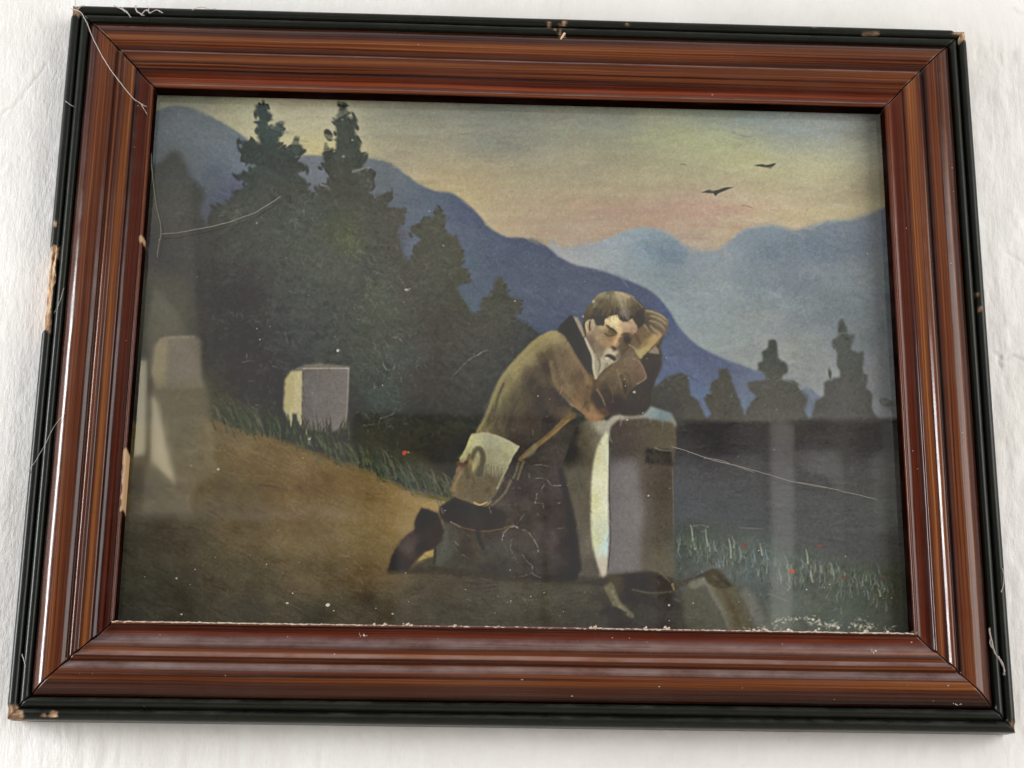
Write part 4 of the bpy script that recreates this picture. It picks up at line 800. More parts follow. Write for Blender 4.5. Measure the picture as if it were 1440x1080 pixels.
# ================================================================ frame mouldings
def wood_material():
    m, nt, b = mat_new('striped_red_brown_varnish'); L = nt.links
    uv = N(nt, 'ShaderNodeUVMap').outputs[0]
    tc = N(nt, 'ShaderNodeTexCoord').outputs['Object']
    wv = noise(nt, mapped(nt, uv, (7, 3, 1)), 1.0, 4, .6); wadd = N(nt, 'ShaderNodeCombineXYZ'); L.new(math_n(nt, 'MULTIPLY', math_n(nt, 'SUBTRACT', wv, .5), .035), wadd.inputs[1])
    vm = N(nt, 'ShaderNodeVectorMath', operation='ADD'); L.new(uv, vm.inputs[0]); L.new(wadd.outputs[0], vm.inputs[1]); uv0 = uv; uv = vm.outputs[0]
    s1 = noise(nt, mapped(nt, uv, (1.1, 13, 1)), 1.0, 3, .5, .1)
    s2 = noise(nt, mapped(nt, uv, (2.2, 60, 1)), 1.0, 4, .65, .15)
    s3 = noise(nt, mapped(nt, uv, (5, 190, 1)), 1.0, 2, .6)
    s = math_n(nt, 'ADD', math_n(nt, 'MULTIPLY', s1, .55), math_n(nt, 'ADD', math_n(nt, 'MULTIPLY', s2, .40), math_n(nt, 'MULTIPLY', s3, .12)))
    c = ramp(nt, [(.37, (.008, .0026, .002)), (.45, (.030, .0082, .0045)), (.52, (.074, .0195, .008)), (.59, (.128, .040, .013)), (.67, (.22, .085, .030))])
    L.new(s, c.inputs[0])
    # tone across the moulding (finish drawn in bands; groove and rebate shade painted in dark)
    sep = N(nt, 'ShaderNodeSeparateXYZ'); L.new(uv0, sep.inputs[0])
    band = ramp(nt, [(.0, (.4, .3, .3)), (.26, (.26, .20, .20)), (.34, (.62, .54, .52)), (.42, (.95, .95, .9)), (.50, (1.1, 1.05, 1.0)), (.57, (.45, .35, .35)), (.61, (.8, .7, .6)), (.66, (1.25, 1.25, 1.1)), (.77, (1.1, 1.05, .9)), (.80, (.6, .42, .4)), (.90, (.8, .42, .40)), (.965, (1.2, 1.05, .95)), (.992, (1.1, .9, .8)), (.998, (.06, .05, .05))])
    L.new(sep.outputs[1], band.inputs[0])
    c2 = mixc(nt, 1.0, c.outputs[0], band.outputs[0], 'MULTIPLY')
    # scuffs
    sc = ramp(nt, [(.66, (0, 0, 0)), (.72, (1, 1, 1))]); L.new(noise(nt, tc, 90, 5, .7, .3), sc.inputs[0])
    c3 = mixc(nt, math_n(nt, 'MULTIPLY', sc.outputs[0], .22), c2, (.03, .015, .012))
    ch = N(nt, 'ShaderNodeAttribute', attribute_name='chip').outputs['Fac']
    c4 = mixc(nt, ch, c3, (.55, .36, .20))
    # settled dust on surfaces that face up
    geo = N(nt, 'ShaderNodeNewGeometry'); sn = N(nt, 'ShaderNodeSeparateXYZ'); L.new(geo.outputs['Normal'], sn.inputs[0])
    up = ramp(nt, [(.12, (0, 0, 0)), (.5, (1, 1, 1))]); L.new(sn.outputs[2], up.inputs[0])
    dn = ramp(nt, [(.35, (.35, .35, .35)), (.65, (1, 1, 1))]); L.new(noise(nt, mapped(nt, tc, (30, 60, 60)), 1.0, 6, .7), dn.inputs[0])
    dust = math_n(nt, 'MULTIPLY', math_n(nt, 'MULTIPLY', up.outputs[0], dn.outputs[0]), .50)
    film = ramp(nt, [(.45, (0, 0, 0)), (.8, (1, 1, 1))]); L.new(noise(nt, mapped(nt, tc, (14, 30, 30)), 1.0, 6, .7), film.inputs[0])
    dust = math_n(nt, 'MULTIPLY', dust, math_n(nt, 'GREATER_THAN', sep.outputs[1], .5))      # the outer slopes have been wiped
    dust = math_n(nt, 'ADD', dust, math_n(nt, 'MULTIPLY', film.outputs[0], .035), True)
    c5 = mixc(nt, dust, c4, (.30, .23, .22))
    L.new(c5, b.inputs['Base Color'])
    r = math_n(nt, 'ADD', math_n(nt, 'MULTIPLY', dust, .9), math_n(nt, 'ADD', .08, math_n(nt, 'MULTIPLY', noise(nt, tc, 45, 4), .13)), True)
    scr = ramp(nt, [(.60, (0, 0, 0)), (.70, (1, 1, 1))]); L.new(noise(nt, mapped(nt, tc, (55, 55, 55)), 1.0, 6, .8, 1.2), scr.inputs[0]); r = math_n(nt, 'ADD', r, math_n(nt, 'MULTIPLY', scr.outputs[0], .14), True)
    wp = ramp(nt, [(.48, (0, 0, 0)), (.66, (1, 1, 1))]); L.new(noise(nt, mapped(nt, tc, (8, 20, 20)), 1.0, 5, .7, .5), wp.inputs[0]); r = math_n(nt, 'ADD', r, math_n(nt, 'MULTIPLY', wp.outputs[0], .10), True)
    L.new(r, b.inputs['Roughness'])
    inner = math_n(nt, 'GREATER_THAN', sep.outputs[1], .997)
    L.new(math_n(nt, 'MULTIPLY', math_n(nt, 'SUBTRACT', 1.0, inner), .24), b.inputs['Specular IOR Level'])
    h = bump(nt, s2, .05, .0003); h = bump(nt, noise(nt, tc, 120, 4), .07, .0004, h); L.new(h, b.inputs['Normal'])
    return m
def black_material():
    m, nt, b = mat_new('chipped_black_lacquer'); L = nt.links
    tc = N(nt, 'ShaderNodeTexCoord').outputs['Object']; uv = N(nt, 'ShaderNodeUVMap').outputs[0]
    c = ramp(nt, [(.3, (.0045, .005, .004)), (.7, (.013, .015, .011))]); L.new(noise(nt, mapped(nt, uv, (8, 120, 1)), 1.0, 4), c.inputs[0])
    sc = ramp(nt, [(.70, (0, 0, 0)), (.75, (1, 1, 1))]); L.new(noise(nt, mapped(nt, tc, (150, 150, 150)), 1.0, 5, .75, .5), sc.inputs[0])
    c2 = mixc(nt, math_n(nt, 'MULTIPLY', sc.outputs[0], .28), c.outputs[0], (.16, .12, .09))
    ch = N(nt, 'ShaderNodeAttribute', attribute_name='chip').outputs['Fac']
    w = ramp(nt, [(.32, (.05, .028, .016)), (.44, (.24, .13, .07)), (.56, (.44, .30, .18)), (.68, (.66, .52, .37))]); L.new(noise(nt, mapped(nt, uv, (120, 30, 1)), 1.0, 6, .75), w.inputs[0])
    c3 = mixc(nt, ch, c2, w.outputs[0])
    geo = N(nt, 'ShaderNodeNewGeometry'); sn = N(nt, 'ShaderNodeSeparateXYZ'); L.new(geo.outputs['Normal'], sn.inputs[0])
    up = ramp(nt, [(.1, (0, 0, 0)), (.6, (1, 1, 1))]); L.new(sn.outputs[2], up.inputs[0])
    dn = ramp(nt, [(.45, (0, 0, 0)), (.75, (1, 1, 1))]); L.new(noise(nt, mapped(nt, tc, (40, 80, 80)), 1.0, 6, .75), dn.inputs[0])
    dust = math_n(nt, 'ADD', math_n(nt, 'MULTIPLY', math_n(nt, 'MULTIPLY', up.outputs[0], dn.outputs[0]), .10), math_n(nt, 'MULTIPLY', dn.outputs[0], .012))
    c4 = mixc(nt, dust, c3, (.34, .31, .28)); L.new(c4, b.inputs['Base Color'])
    r = math_n(nt, 'ADD', math_n(nt, 'ADD', math_n(nt, 'MULTIPLY', ch, .5), math_n(nt, 'MULTIPLY', dust, .8)), math_n(nt, 'ADD', .20, math_n(nt, 'MULTIPLY', noise(nt, tc, 60, 4), .2)), True)
    L.new(r, b.inputs['Roughness']); b.inputs['Specular IOR Level'].default_value = .20
    h = bump(nt, noise(nt, tc, 220, 5), .25, .0004); L.new(h, b.inputs['Normal'])
    return m
MAT_WOOD = wood_material(); MAT_BLACK = black_material()

def arc(t0, y0, t1, y1, bulge, n=9):
    """round bead between two profile points, pushed out by bulge (metres towards the viewer)"""
    return [(t0 + (t1 - t0) * (1 - math.cos(math.pi * k / n)) / 2, y0 + (y1 - y0) * k / n - bulge * math.sin(math.pi * k / n)) for k in range(n + 1)]
PROF_BLACK = [(0.004, .0265), (0.0, .0250), (0.0, .0120)] + arc(0.0, .0050, .112, .0040, .0050, 10) + [(.117, .0046)] + arc(.122, .0042, .228, .0028, .0058, 10) + [(.236, .0040), (.240, .0060), (.240, .0265)]
PROF_WOOD = [(.2405, .0265), (.2405, .0010), (.2415, -.0004)] + [(.2415 + .1885 * a, -.0004 - .0086 * c) for a, c in ((.07, .14), (.15, .28), (.3, .50), (.45, .68), (.6, .82), (.8, .95), (1.0, 1.0))] + \
    [(.46, -.0088), (.50, -.0082), (.53, -.0073), (.555, -.0061), (.572, -.0048), (.585, -.0042)] + [(.592, -.0044), (.598, -.0060), (.608, -.0070), (.620, -.0075), (.634, -.0077), (.646, -.0075), (.652, -.0071), (.662, -.0062), (.672, -.0053), (.680, -.0047), (.688, -.0045)] + \
    [(.70, -.0045), (.73, -.0043), (.755, -.0039), (.780, -.0032), (.790, -.0027), (.796, -.0011)] + \
    [(.81, .0000), (.83, .0009), (.86, .0017), (.89, .0021), (.92, .0022), (.945, .0019), (.955, .0015)] + arc(.958, .0013, .994, .0015, .0018, 7) + [(1.0, .0026), (1.0, .0160), (.975, .0160), (.975, .0265)]

def resample(prof, maxd):
    out = [prof[0]]
    for a, b in zip(prof, prof[1:]):
        d = math.hypot((b[0] - a[0]) * RM, b[1] - a[1]); n = max(1, math.ceil(d / maxd))
        out += [(a[0] + (b[0] - a[0]) * k / n, a[1] + (b[1] - a[1]) * k / n) for k in range(1, n + 1)]
    return np.array(out)

def rail_mesh(name, side, prof, mat, parent, chips, seed, step=.0016):
    rng = np.random.default_rng(seed)
    pr = resample(prof, .0014)
    half = (FW if side in 'TB' else FH) / 2
    n = int(2 * half / step); k = len(pr)
    u = np.linspace(-1, 1, n)[:, None]; t = pr[:, 0][None, :]; y = pr[:, 1][None, :]
    s = u * (half - t * RM - .0007)
    tt = np.broadcast_to(t, s.shape).copy(); yy = np.broadcast_to(y, s.shape).copy()
    # hand-made unevenness
    w1 = fbm(8, n, 8, 90, rng, 3)[:, :1]; w2 = fbm(k, n, 12, 40, rng, 3)
    front = np.clip((.014 - yy) / .01, 0, 1)
    yy += (w1 * .0005 + w2 * .00014) * front
    tt += (fbm(8, n, 8, 120, rng, 3)[:, :1] * .004)
    chip = np.zeros_like(s)
    cn = fbm(k, n, 5, 6, rng, 4)
    for (s0, s1, t0, t1, depth, amt) in chips:
        f = np.clip(np.minimum(s - s0, s1 - s) / .0022 + cn * 1.6 + .3, 0, 1) * np.clip(np.minimum(tt - t0, t1 - tt) / .02 + cn * 1.2 + .3, 0, 1)
        f = np.where((s > s0 - .003) & (s < s1 + .003), f, 0)
        chip = np.maximum(chip, np.clip(f * 1.6, 0, 1) * amt)
        yy += f * depth * front * (.7 + cn)
        if t0 <= 0: tt += f * depth / RM * .5
    if side == 'T': P = np.stack([s, yy, FH / 2 - tt * RM], -1)
    elif side == 'B': P = np.stack([s, yy, -FH / 2 + tt * RM], -1)
    elif side == 'L': P = np.stack([-FW / 2 + tt * RM, yy, s], -1)
    else: P = np.stack([FW / 2 - tt * RM, yy, s], -1)
    idx = np.arange(n * k).reshape(n, k)
    nxt = np.roll(idx, -1, 1)
    q = np.stack([idx[:-1], nxt[:-1], nxt[1:], idx[1:]], -1).reshape(-1, 4)
    flip = side in 'TR'
    if side in 'TR': pass
    # orientation: front must face the viewer (-y)
    mid = (n // 2) * k + k // 2
    f0 = q[(n // 2) * k + k // 3]
    a, b, c = P.reshape(-1, 3)[f0[:3]]
    if np.cross(b - a, c - a)[1] > 0: q = q[:, ::-1]
    o = mesh_np(name, P.reshape(-1, 3), q, mat, parent)
    me = o.data
    uvl = me.uv_layers.new(name='UVMap')
    li = np.zeros(len(me.loops), np.int32); me.loops.foreach_get('vertex_index', li)
    U = np.stack([s.ravel() + seed * 3.7, np.broadcast_to(t, s.shape).ravel()], -1)[li]
    uvl.data.foreach_set('uv', U.astype(np.float32).ravel())
    at = me.attributes.new('chip', 'FLOAT', 'POINT'); at.data.foreach_set('value', chip.astype(np.float32).ravel())
    bm = bmesh.new(); bm.from_mesh(me); bm.verts.ensure_lookup_table()
    for e in (0, n - 1):
        try: bm.faces.new([bm.verts[int(i)] for i in idx[e]])
        except ValueError: pass
    bmesh.ops.recalc_face_normals(bm, faces=bm.faces)
    bm.to_mesh(me); bm.free()
    return o

picture = empty('framed_painting', (0, 0, 0))
tag(picture, 'framed oil painting of a man kneeling at a gravestone, hanging on white wall', 'painting')
def SX(u, v=20): return trace_to_board(u, v, 0)[0]
def SZ(v, u=60): return trace_to_board(u, v, 0)[2]
CH_BLACK = {
 'T': [(-.400, -.392, -.01, .12, .0012, .55), (SX(768), SX(776), .05, .16, .0004, 1), (SX(777), SX(783), .14, .19, .0004, 1), (SX(786), SX(789), .06, .22, .0004, .9), (SX(790), SX(796), .03, .10, .0005, 1), (SX(1212), SX(1234, 45), .08, .11, .0003, .35), (.388, .41, -.01, .07, .0014, .9), (SX(880), SX(884), .02, .07, .0003, .7), (SX(1140), SX(1148), .0, .03, .0003, .5)],
 'L': [(SZ(466), SZ(345), -.02, .085, .0026, 1), (SZ(362), SZ(345), .05, .12, .001, .8), (-.40, -.300, -.02, .12, .0014, .7), (SZ(975), SZ(962), -.02, .02, .0015, .2), (.300, .40, -.02, .20, .0012, .55), (SZ(318), SZ(312), .02, .06, .0006, .5)],
 'B': [(-.42, -.387, -.02, .08, .0014, .75), (SX(70, 1003), SX(82, 1003), .02, .09, .0006, 1), (SX(59, 1003), SX(64, 1003), .03, .08, .0004, .8)],
 'R': [(SZ(437, 1380), SZ(433, 1380), .05, .09, .0004, .8), (SZ(416, 1380), SZ(411, 1380), .07, .11, .0004, .9), (.298, .40, -.02, .09, .0014, .9), (-.42, -.303, -.02, .07, .0012, .45)]}
CH_WOOD = {
 'L': [(SZ(716), SZ(630), .974, 1.02, .0004, .8), (SZ(338), SZ(331), .965, .995, .0003, .7)],
 'T': [(SX(789, 52), SX(794, 52), .22, .27, 0, .9)],
 'B': [], 'R': [(SZ(896, 1290), SZ(888, 1290), .96, 1.02, .0003, .8)]}
rail_label = {'T': 'top rail of the frame', 'L': 'left rail of the frame with a chipped outer edge', 'B': 'dusty bottom rail of the frame', 'R': 'right rail of the frame'}
rails = {}
for i, sd in enumerate('TLBR'):
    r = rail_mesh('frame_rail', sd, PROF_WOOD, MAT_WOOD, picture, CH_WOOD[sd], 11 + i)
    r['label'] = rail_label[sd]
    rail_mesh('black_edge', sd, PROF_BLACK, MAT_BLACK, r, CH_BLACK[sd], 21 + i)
    rails[sd] = r

# dark wooden board closing the back
m, nt, b = mat_new('dark_backing_board'); b.inputs['Base Color'].default_value = (.02, .013, .01, 1); b.inputs['Roughness'].default_value = .9
MAT_BACK = m
bm = bmesh.new(); box(bm, -FW / 2 + .012, FW / 2 - .012, 0.0215, .0255, -FH / 2 + .012, FH / 2 - .012)
bm_obj('backing_board', bm, MAT_BACK, picture)

# ================================================================ the painting
paint()
IW, IH = FW / 2 - RM * .975, FH / 2 - RM * .975
def srgb2lin(c):
    c = c / 255.0
    return np.where(c <= .04045, c / 12.92, ((c + .055) / 1.055) ** 2.4)
def paint_material():
    m, nt, b = mat_new('aged_oil_paint'); L = nt.links
    at = N(nt, 'ShaderNodeAttribute', attribute_name='paint'); tc = N(nt, 'ShaderNodeTexCoord').outputs['Object']
    w = noise(nt, tc, 900, 3, .7)
    k = ramp(nt, [(.3, (.95, .95, .95)), (.7, (1.05, 1.05, 1.05))]); L.new(w, k.inputs[0])
    L.new(mixc(nt, 1.0, at.outputs['Color'], k.outputs[0], 'MULTIPLY'), b.inputs['Base Color'])
    b.inputs['Roughness'].default_value = .55; b.inputs['Specular IOR Level'].default_value = .25
    h = bump(nt, noise(nt, mapped(nt, tc, (140, 1, 240)), 1.0, 5, .65), .25, .0004); h = bump(nt, noise(nt, tc, 700, 2), .15, .0003, h)
    L.new(h, b.inputs['Normal'])
    return m
MAT_PAINT = paint_material()
def build_canvas():
    nx, nz = 1010, 730
    xs = np.linspace(-IW, IW, nx); zs = np.linspace(-IH, IH, nz)
    X, Z = np.meshgrid(xs, zs)
    P = np.stack([X, np.full_like(X, PAINT_Y), Z], -1).reshape(-1, 3)
    u, v = board_to_trace(P)
    fu = np.clip(u - PX0 - .5, 0, PW - 1.01); fv = np.clip(v - PY0 - .5, 0, PH - 1.01)
    iu = fu.astype(int); iv = fv.astype(int); a = (fu - iu)[:, None]; c = (fv - iv)[:, None]
    S = IMG[iv, iu] * (1 - a) * (1 - c) + IMG[iv, iu + 1] * a * (1 - c) + IMG[iv + 1, iu] * (1 - a) * c + IMG[iv + 1, iu + 1] * a * c
    lin = srgb2lin(S)
    k = np.clip((v - 575) / 30, 0, 1) * np.clip((u - 490) / 30, 0, 1)
    veil = (np.array(VEIL) * (1 - k[:, None]) + np.array(VEIL_LOW) * k[:, None])
    k2 = (np.clip((v - 685) / 40, 0, 1) * np.clip((520 - u) / 40, 0, 1))[:, None]; veil = veil * (1 - k2) + np.array((.020, .019, .017)) * k2
    alb = np.clip((lin - veil) / np.array(LIT), .004, .9)
    if DEBUG_PAINT is not None: alb[:] = DEBUG_PAINT
    lab = LAB[np.clip(fv.round().astype(int), 0, PH - 1), np.clip(fu.round().astype(int), 0, PW - 1)].reshape(nz, nx)
    idx = np.arange(nx * nz).reshape(nz, nx)
    q = np.stack([idx[:-1, :-1], idx[:-1, 1:], idx[1:, 1:], idx[1:, :-1]], -1)
    ql = lab[:-1, :-1]
    base = empty('painted_board'); base.parent = picture
    for li, nm in enumerate(LABELS):
        sel = q[ql == li]
        if len(sel) < 12: continue
        ids = np.unique(sel); remap = np.zeros(nx * nz, np.int32); remap[ids] = np.arange(len(ids))
        o = mesh_np(nm, P[ids], remap[sel], MAT_PAINT, base, smooth=False)
        at = o.data.attributes.new('paint', 'FLOAT_COLOR', 'POINT')
        at.data.foreach_set('color', np.c_[alb[ids], np.ones(len(ids))].astype(np.float32).ravel())
build_canvas()

# ================================================================ glass pane
def glass_material():
    m, nt, b = mat_new('dusty_picture_glass'); L = nt.links; nt.nodes.remove(b); out = nt.nodes['Material Output']
    tc = N(nt, 'ShaderNodeTexCoord').outputs['Object']
    tr = N(nt, 'ShaderNodeBsdfTransparent'); tr.inputs[0].default_value = (.955, .965, .955, 1)
    gl = N(nt, 'ShaderNodeBsdfGlossy'); gl.inputs['Roughness'].default_value = .035
    geo = N(nt, 'ShaderNodeNewGeometry'); dt = N(nt, 'ShaderNodeVectorMath', operation='DOT_PRODUCT'); L.new(geo.outputs['Incoming'], dt.inputs[0]); L.new(geo.outputs['True Normal'], dt.inputs[1])
    k = math_n(nt, 'SUBTRACT', 1.0, math_n(nt, 'ABSOLUTE', dt.outputs['Value']), True)
    f2 = math_n(nt, 'ADD', .078, math_n(nt, 'MULTIPLY', math_n(nt, 'POWER', k, 5.0), .92), True)   # Schlick, front and back of the pane
    mx = N(nt, 'ShaderNodeMixShader'); L.new(f2, mx.inputs[0]); L.new(tr.outputs[0], mx.inputs[1]); L.new(gl.outputs[0], mx.inputs[2])
    df = N(nt, 'ShaderNodeBsdfDiffuse'); df.inputs[0].default_value = (.62, .59, .54, 1)
    smear = ramp(nt, [(.42, (0, 0, 0)), (.75, (1, 1, 1))]); L.new(noise(nt, mapped(nt, tc, (26, 1, 5)), 1.0, 6, .7, .4), smear.inputs[0])
    speck = ramp(nt, [(.70, (0, 0, 0)), (.76, (1, 1, 1))]); L.new(noise(nt, tc, 330, 2, .6), speck.inputs[0])
    d = math_n(nt, 'ADD', math_n(nt, 'ADD', math_n(nt, 'MULTIPLY', smear.outputs[0], .020), math_n(nt, 'MULTIPLY', speck.outputs[0], .030)), .003)
    mx2 = N(nt, 'ShaderNodeMixShader'); L.new(d, mx2.inputs[0]); L.new(mx.outputs[0], mx2.inputs[1]); L.new(df.outputs[0], mx2.inputs[2])
    L.new(mx2.outputs[0], out.inputs[0])
    m2, nt2, b2 = mat_new('glass_inner'); nt2.nodes.remove(b2)
    t2 = N(nt2, 'ShaderNodeBsdfTransparent'); nt2.links.new(t2.outputs[0], nt2.nodes['Material Output'].inputs[0])
    return m, m2
GA, GB = glass_material()
bm = bmesh.new(); box(bm, -IW - .001, IW + .001, GLASS_Y + .0006, GLASS_Y + .0026, -IH - .001, IH + .001)
bm.faces.ensure_lookup_table()
for f in bm.faces:
    f.normal_update(); f.material_index = 0 if f.normal.y < -.5 else 1
glass = bm_obj('glass_pane', bm, [GA, GB], picture)

# ================================================================ dust, lint, chips of plaster
def simple(name, col, rough=.95, transl=0.0):
    m, nt, b = mat_new(name); L = nt.links
    tc = N(nt, 'ShaderNodeTexCoord').outputs['Object']
    c = ramp(nt, [(.3, tuple(x * .75 for x in col)), (.7, tuple(min(1, x * 1.15) for x in col))]); L.new(noise(nt, tc, 300, 4), c.inputs[0])
    L.new(c.outputs[0], b.inputs['Base Color']); b.inputs['Roughness'].default_value = rough; b.inputs['Specular IOR Level'].default_value = .1
    return m
MAT_DUST = simple('grey_dust', (.58, .49, .40)); MAT_LINT = simple('pale_cobweb', (.42, .37, .34)); MAT_FLAKE = simple('plaster_flake', (.52, .49, .42))
MAT_THREAD = simple('cobweb_thread', (.26, .24, .20))
rnd = random.Random(5)
def blob(bm, c, r, sq=(1, 1, 1)):
    res = bmesh.ops.create_icosphere(bm, subdivisions=1, radius=1)
    for v in res['verts']:
        k = rnd.uniform(.6, 1.25); v.co = Vector((c[0] + v.co.x * r * sq[0] * k, c[1] + v.co.y * r * sq[1] * k, c[2] + v.co.z * r * sq[2] * k))
lip_z = -FH / 2 + RM * .985
bm = bmesh.new()
x = -FW / 2 + RM
while x < FW / 2 - RM:                                     # dust ridge along the lip
    blob(bm, (x, rnd.gauss(.0006, .0003), lip_z + rnd.gauss(0, .0002)), rnd.uniform(.0007, .0013), (2.2, 1, .6)); x += rnd.uniform(.0009, .0016)
for u, rr in ((575, .0024), (570, .0018), (578, .0016), (541, .0018), (526, .0014), (834, .0017), (838, .0022), (908, .0016), (937, .0022), (1062, .0018), (1076, .0018), (1110, .0022), (1148, .0015), (1215, .0016), (1247, .0016), (700, .0012), (640, .0013)):
    px = trace_to_board(u, 880, 0)[0]
    for k in range(4): blob(bm, (px + rnd.gauss(0, rr * .6), .0012 + rnd.gauss(0, .0004), lip_z + .0006 + rnd.uniform(0, rr * .8)), rr * rnd.uniform(.35, .7))
tag(bm_obj('lip_dust', bm, MAT_DUST, rails['B']), 'pale dust gathered along the inner lip', kind='stuff')
# flakes caught at the foot of the glass
def flake(bm, c, r, n=6):
    a0 = rnd.uniform(0, 6.28); e = rnd.uniform(.45, 1)
    ring = [(c[0] + r * math.cos(a0 + k * 6.283 / n) * rnd.uniform(.6, 1.2), c[2] + r * e * math.sin(a0 + k * 6.283 / n) * rnd.uniform(.6, 1.2)) for k in range(n)]
    A = [bm.verts.new((p[0], c[1] - .00025, p[1])) for p in ring]; B = [bm.verts.new((p[0], c[1] + .0001, p[1])) for p in ring]
    bm.faces.new(A); bm.faces.new(B)
    for k in range(n): bm.faces.new((A[k], A[(k + 1) % n], B[(k + 1) % n], B[k]))
bm = bmesh.new(); bm2 = bmesh.new()
for (u0, v0, su, sv, cnt, r0, r1) in ((1110, 873, 14, 2.5, 26, .0006, .0016), (1145, 876, 7, 2.5, 18, .0007, .002), (1162, 880, 9, 3, 22, .0007, .0022), (1174, 881, 5, 3, 14, .0008, .0024), (1205, 878, 6, 4, 14, .0006, .002), (1219, 883, 6, 4, 16, .0008, .0026), (1248, 884, 10, 3, 8, .0004, .0012), (1092, 878, 5, 5, 8, .0005, .0012)):
    for k in range(int(cnt * .16)):
        p = trace_to_board(rnd.gauss(u0, su), min(rnd.gauss(v0, sv), 887 + (u0 - 1200) * .02), GLASS_Y)
        flake(bm, (p[0], GLASS_Y + .0003, p[2]), rnd.uniform(r0, r1) * .75)
for k in range(90):
    p = trace_to_board(rnd.uniform(180, 1260), rnd.uniform(200, 880) if k % 3 else rnd.uniform(780, 878), GLASS_Y)
    flake(bm2, (p[0], GLASS_Y + .0004, p[2]), rnd.uniform(.0003, .0007), 5)
for u, v, r in ((307, 660, .0011), (571, 407, .0016), (475, 493, .0014), (912, 697, .0008), (941, 851, .0009), (248, 813, .0012), (255, 864, .0012), (461, 851, .0018), (404, 848, .0012), (552, 863, .0010), (892, 551, .0010)):
    p = trace_to_board(u, v, GLASS_Y); flake(bm2, (p[0], GLASS_Y + .0004, p[2]), r, 6)
tag(bm_obj('plaster_flakes', bm, MAT_FLAKE, glass), 'white flakes caught at the foot of the glass', kind='stuff')
tag(bm_obj('dust_specks', bm2, MAT_FLAKE, glass), 'tiny pale specks on the glass', kind='stuff')
bm = bmesh.new()
for k in range(46):                                        # white smears of dust on the rails
    sd = rnd.choice('BBBBBTLR'); q = rnd.uniform(-.36, .36)
    t = rnd.choice((.83, .86, .4, .45, .3, .9)) * RM
    y = float(np.interp(t / RM, resample(PROF_WOOD, .002)[8:-6, 0], resample(PROF_WOOD, .002)[8:-6, 1]))
    c = {'B': (q, y, -FH / 2 + t), 'T': (q, y, FH / 2 - t), 'L': (-FW / 2 + t, y, q * .7), 'R': (FW / 2 - t, y, q * .7)}[sd]
    blob(bm, c, rnd.uniform(.0002, .0006), (1.4, .6, 1))
for u, v, n_, sp in ((475, 925, 26, 6), (510, 894, 10, 4), (1230, 917, 9, 3), (1345, 990, 6, 3)):
    for k in range(n_):
        p = trace_to_board(rnd.gauss(u, sp), rnd.gauss(v, sp * .5), -.003); blob(bm, (p[0], -.0035 + rnd.gauss(0, .0006), p[2]), rnd.uniform(.0003, .0008), (1, .8, 1))
tag(bm_obj('rail_lint', bm, MAT_LINT, picture), 'specks of lint on the moulding', kind='stuff')

# ================================================================ cobwebs
def P3(u, v, y): return trace_to_board(u, v, y)
def web(name, label_, strands, mat=None):
    bm = bmesh.new()
    for pts, r in strands:
        q = catmull([P3(*p) for p in pts], False, 6)
        q = [Vector(a) + Vector((rnd.gauss(0, .00012), rnd.gauss(0, .00010), rnd.gauss(0, .00012))) for a in q]
        r *= .72; tube(bm, q, r, r * .75, 5)
        for a in q[::3]:
            if rnd.random() < .35: blob(bm, a, r * rnd.uniform(1.2, 2.0))
    tag(bm_obj(name, bm, mat or MAT_LINT), label_, 'cobweb', 'cobwebs on the picture')
web('cobweb', 'pale cobweb thread strung across the top left corner of the frame',
    [([(104, 13, -.003), (114, 18, -.006), (122, 32, -.010), (131, 54, -.0125), (143, 78, -.0125), (157, 100, -.012), (172, 120, -.010), (186, 137, -.009), (194, 143, -.007), (200, 147, -.005), (206, 150, -.001)], .00055),
     ([(198, 146, -.006), (203, 154, -.003), (207, 161, .0005)], .0004), ([(100, 12, -.002), (108, 14, -.004), (112, 10, -.003), (118, 8, -.002)], .0007), ([(107, 11, -.003), (106, 3, .004), (104, -3, .012)], .0004)])
web('cobweb', 'short diagonal wisp of cobweb on the black top edge near the left corner', [([(160, 8, -.001), (170, 12, -.002), (180, 19, -.002), (186, 28, -.001)], .0007), ([(172, 12, -.002), (180, 18, -.003)], .0009)])
web('cobweb', 'curly tuft of grey cobweb on the black top edge', [([(191, 9, -.001), (192, 15, -.003), (199, 20, -.003), (203, 22, -.002)], .0009), ([(199, 20, -.003), (206, 14, -.003), (211, 18, -.003), (220, 14, -.002), (229, 18, -.002)], .0008), ([(208, 8, -.001), (209, 14, -.002), (206, 15, -.003)], .0005)])
web('cobweb', 'thin flat wisp of cobweb on the black top edge above the tall firs', [([(270, 14, -.001), (282, 10, -.002), (296, 13, -.002), (304, 12, -.001)], .0005)])
web('cobweb', 'thin branching cobweb thread on the glass beside the left rail',
    [([(213, 232, .0105), (216, 262, .0105), (220, 292, .0105), (225, 312, .0105), (226, 329, .0105), (223, 345, .0105), (221, 362, .0105)], .0005),
     ([(226, 329, .0105), (250, 327, .0108), (285, 321, .0112), (316, 314, .0112), (340, 306, .0112), (362, 297, .0114), (395, 276, .0114)], .0006), ([(212, 200, .008), (213, 232, .0105)], .0004)], MAT_THREAD)
web('cobweb', 'long pale cobweb thread across the glass right of the gravestone',
    [([(944, 628, .0110), (962, 633, .0108), (985, 641, .0106), (1010, 649, .0106), (1040, 656, .0106), (1080, 667, .0106), (1110, 676, .0106), (1150, 683, .0106), (1190, 692, .0106), (1232, 702, .0106)], .00045),
     ([(990, 644, .0108), (1012, 647, .0106), (1032, 654, .0106), (1060, 664, .0106)], .0004), ([(1120, 678, .0106), (1138, 682, .0106), (1180, 689, .0106)], .0003)], MAT_THREAD)
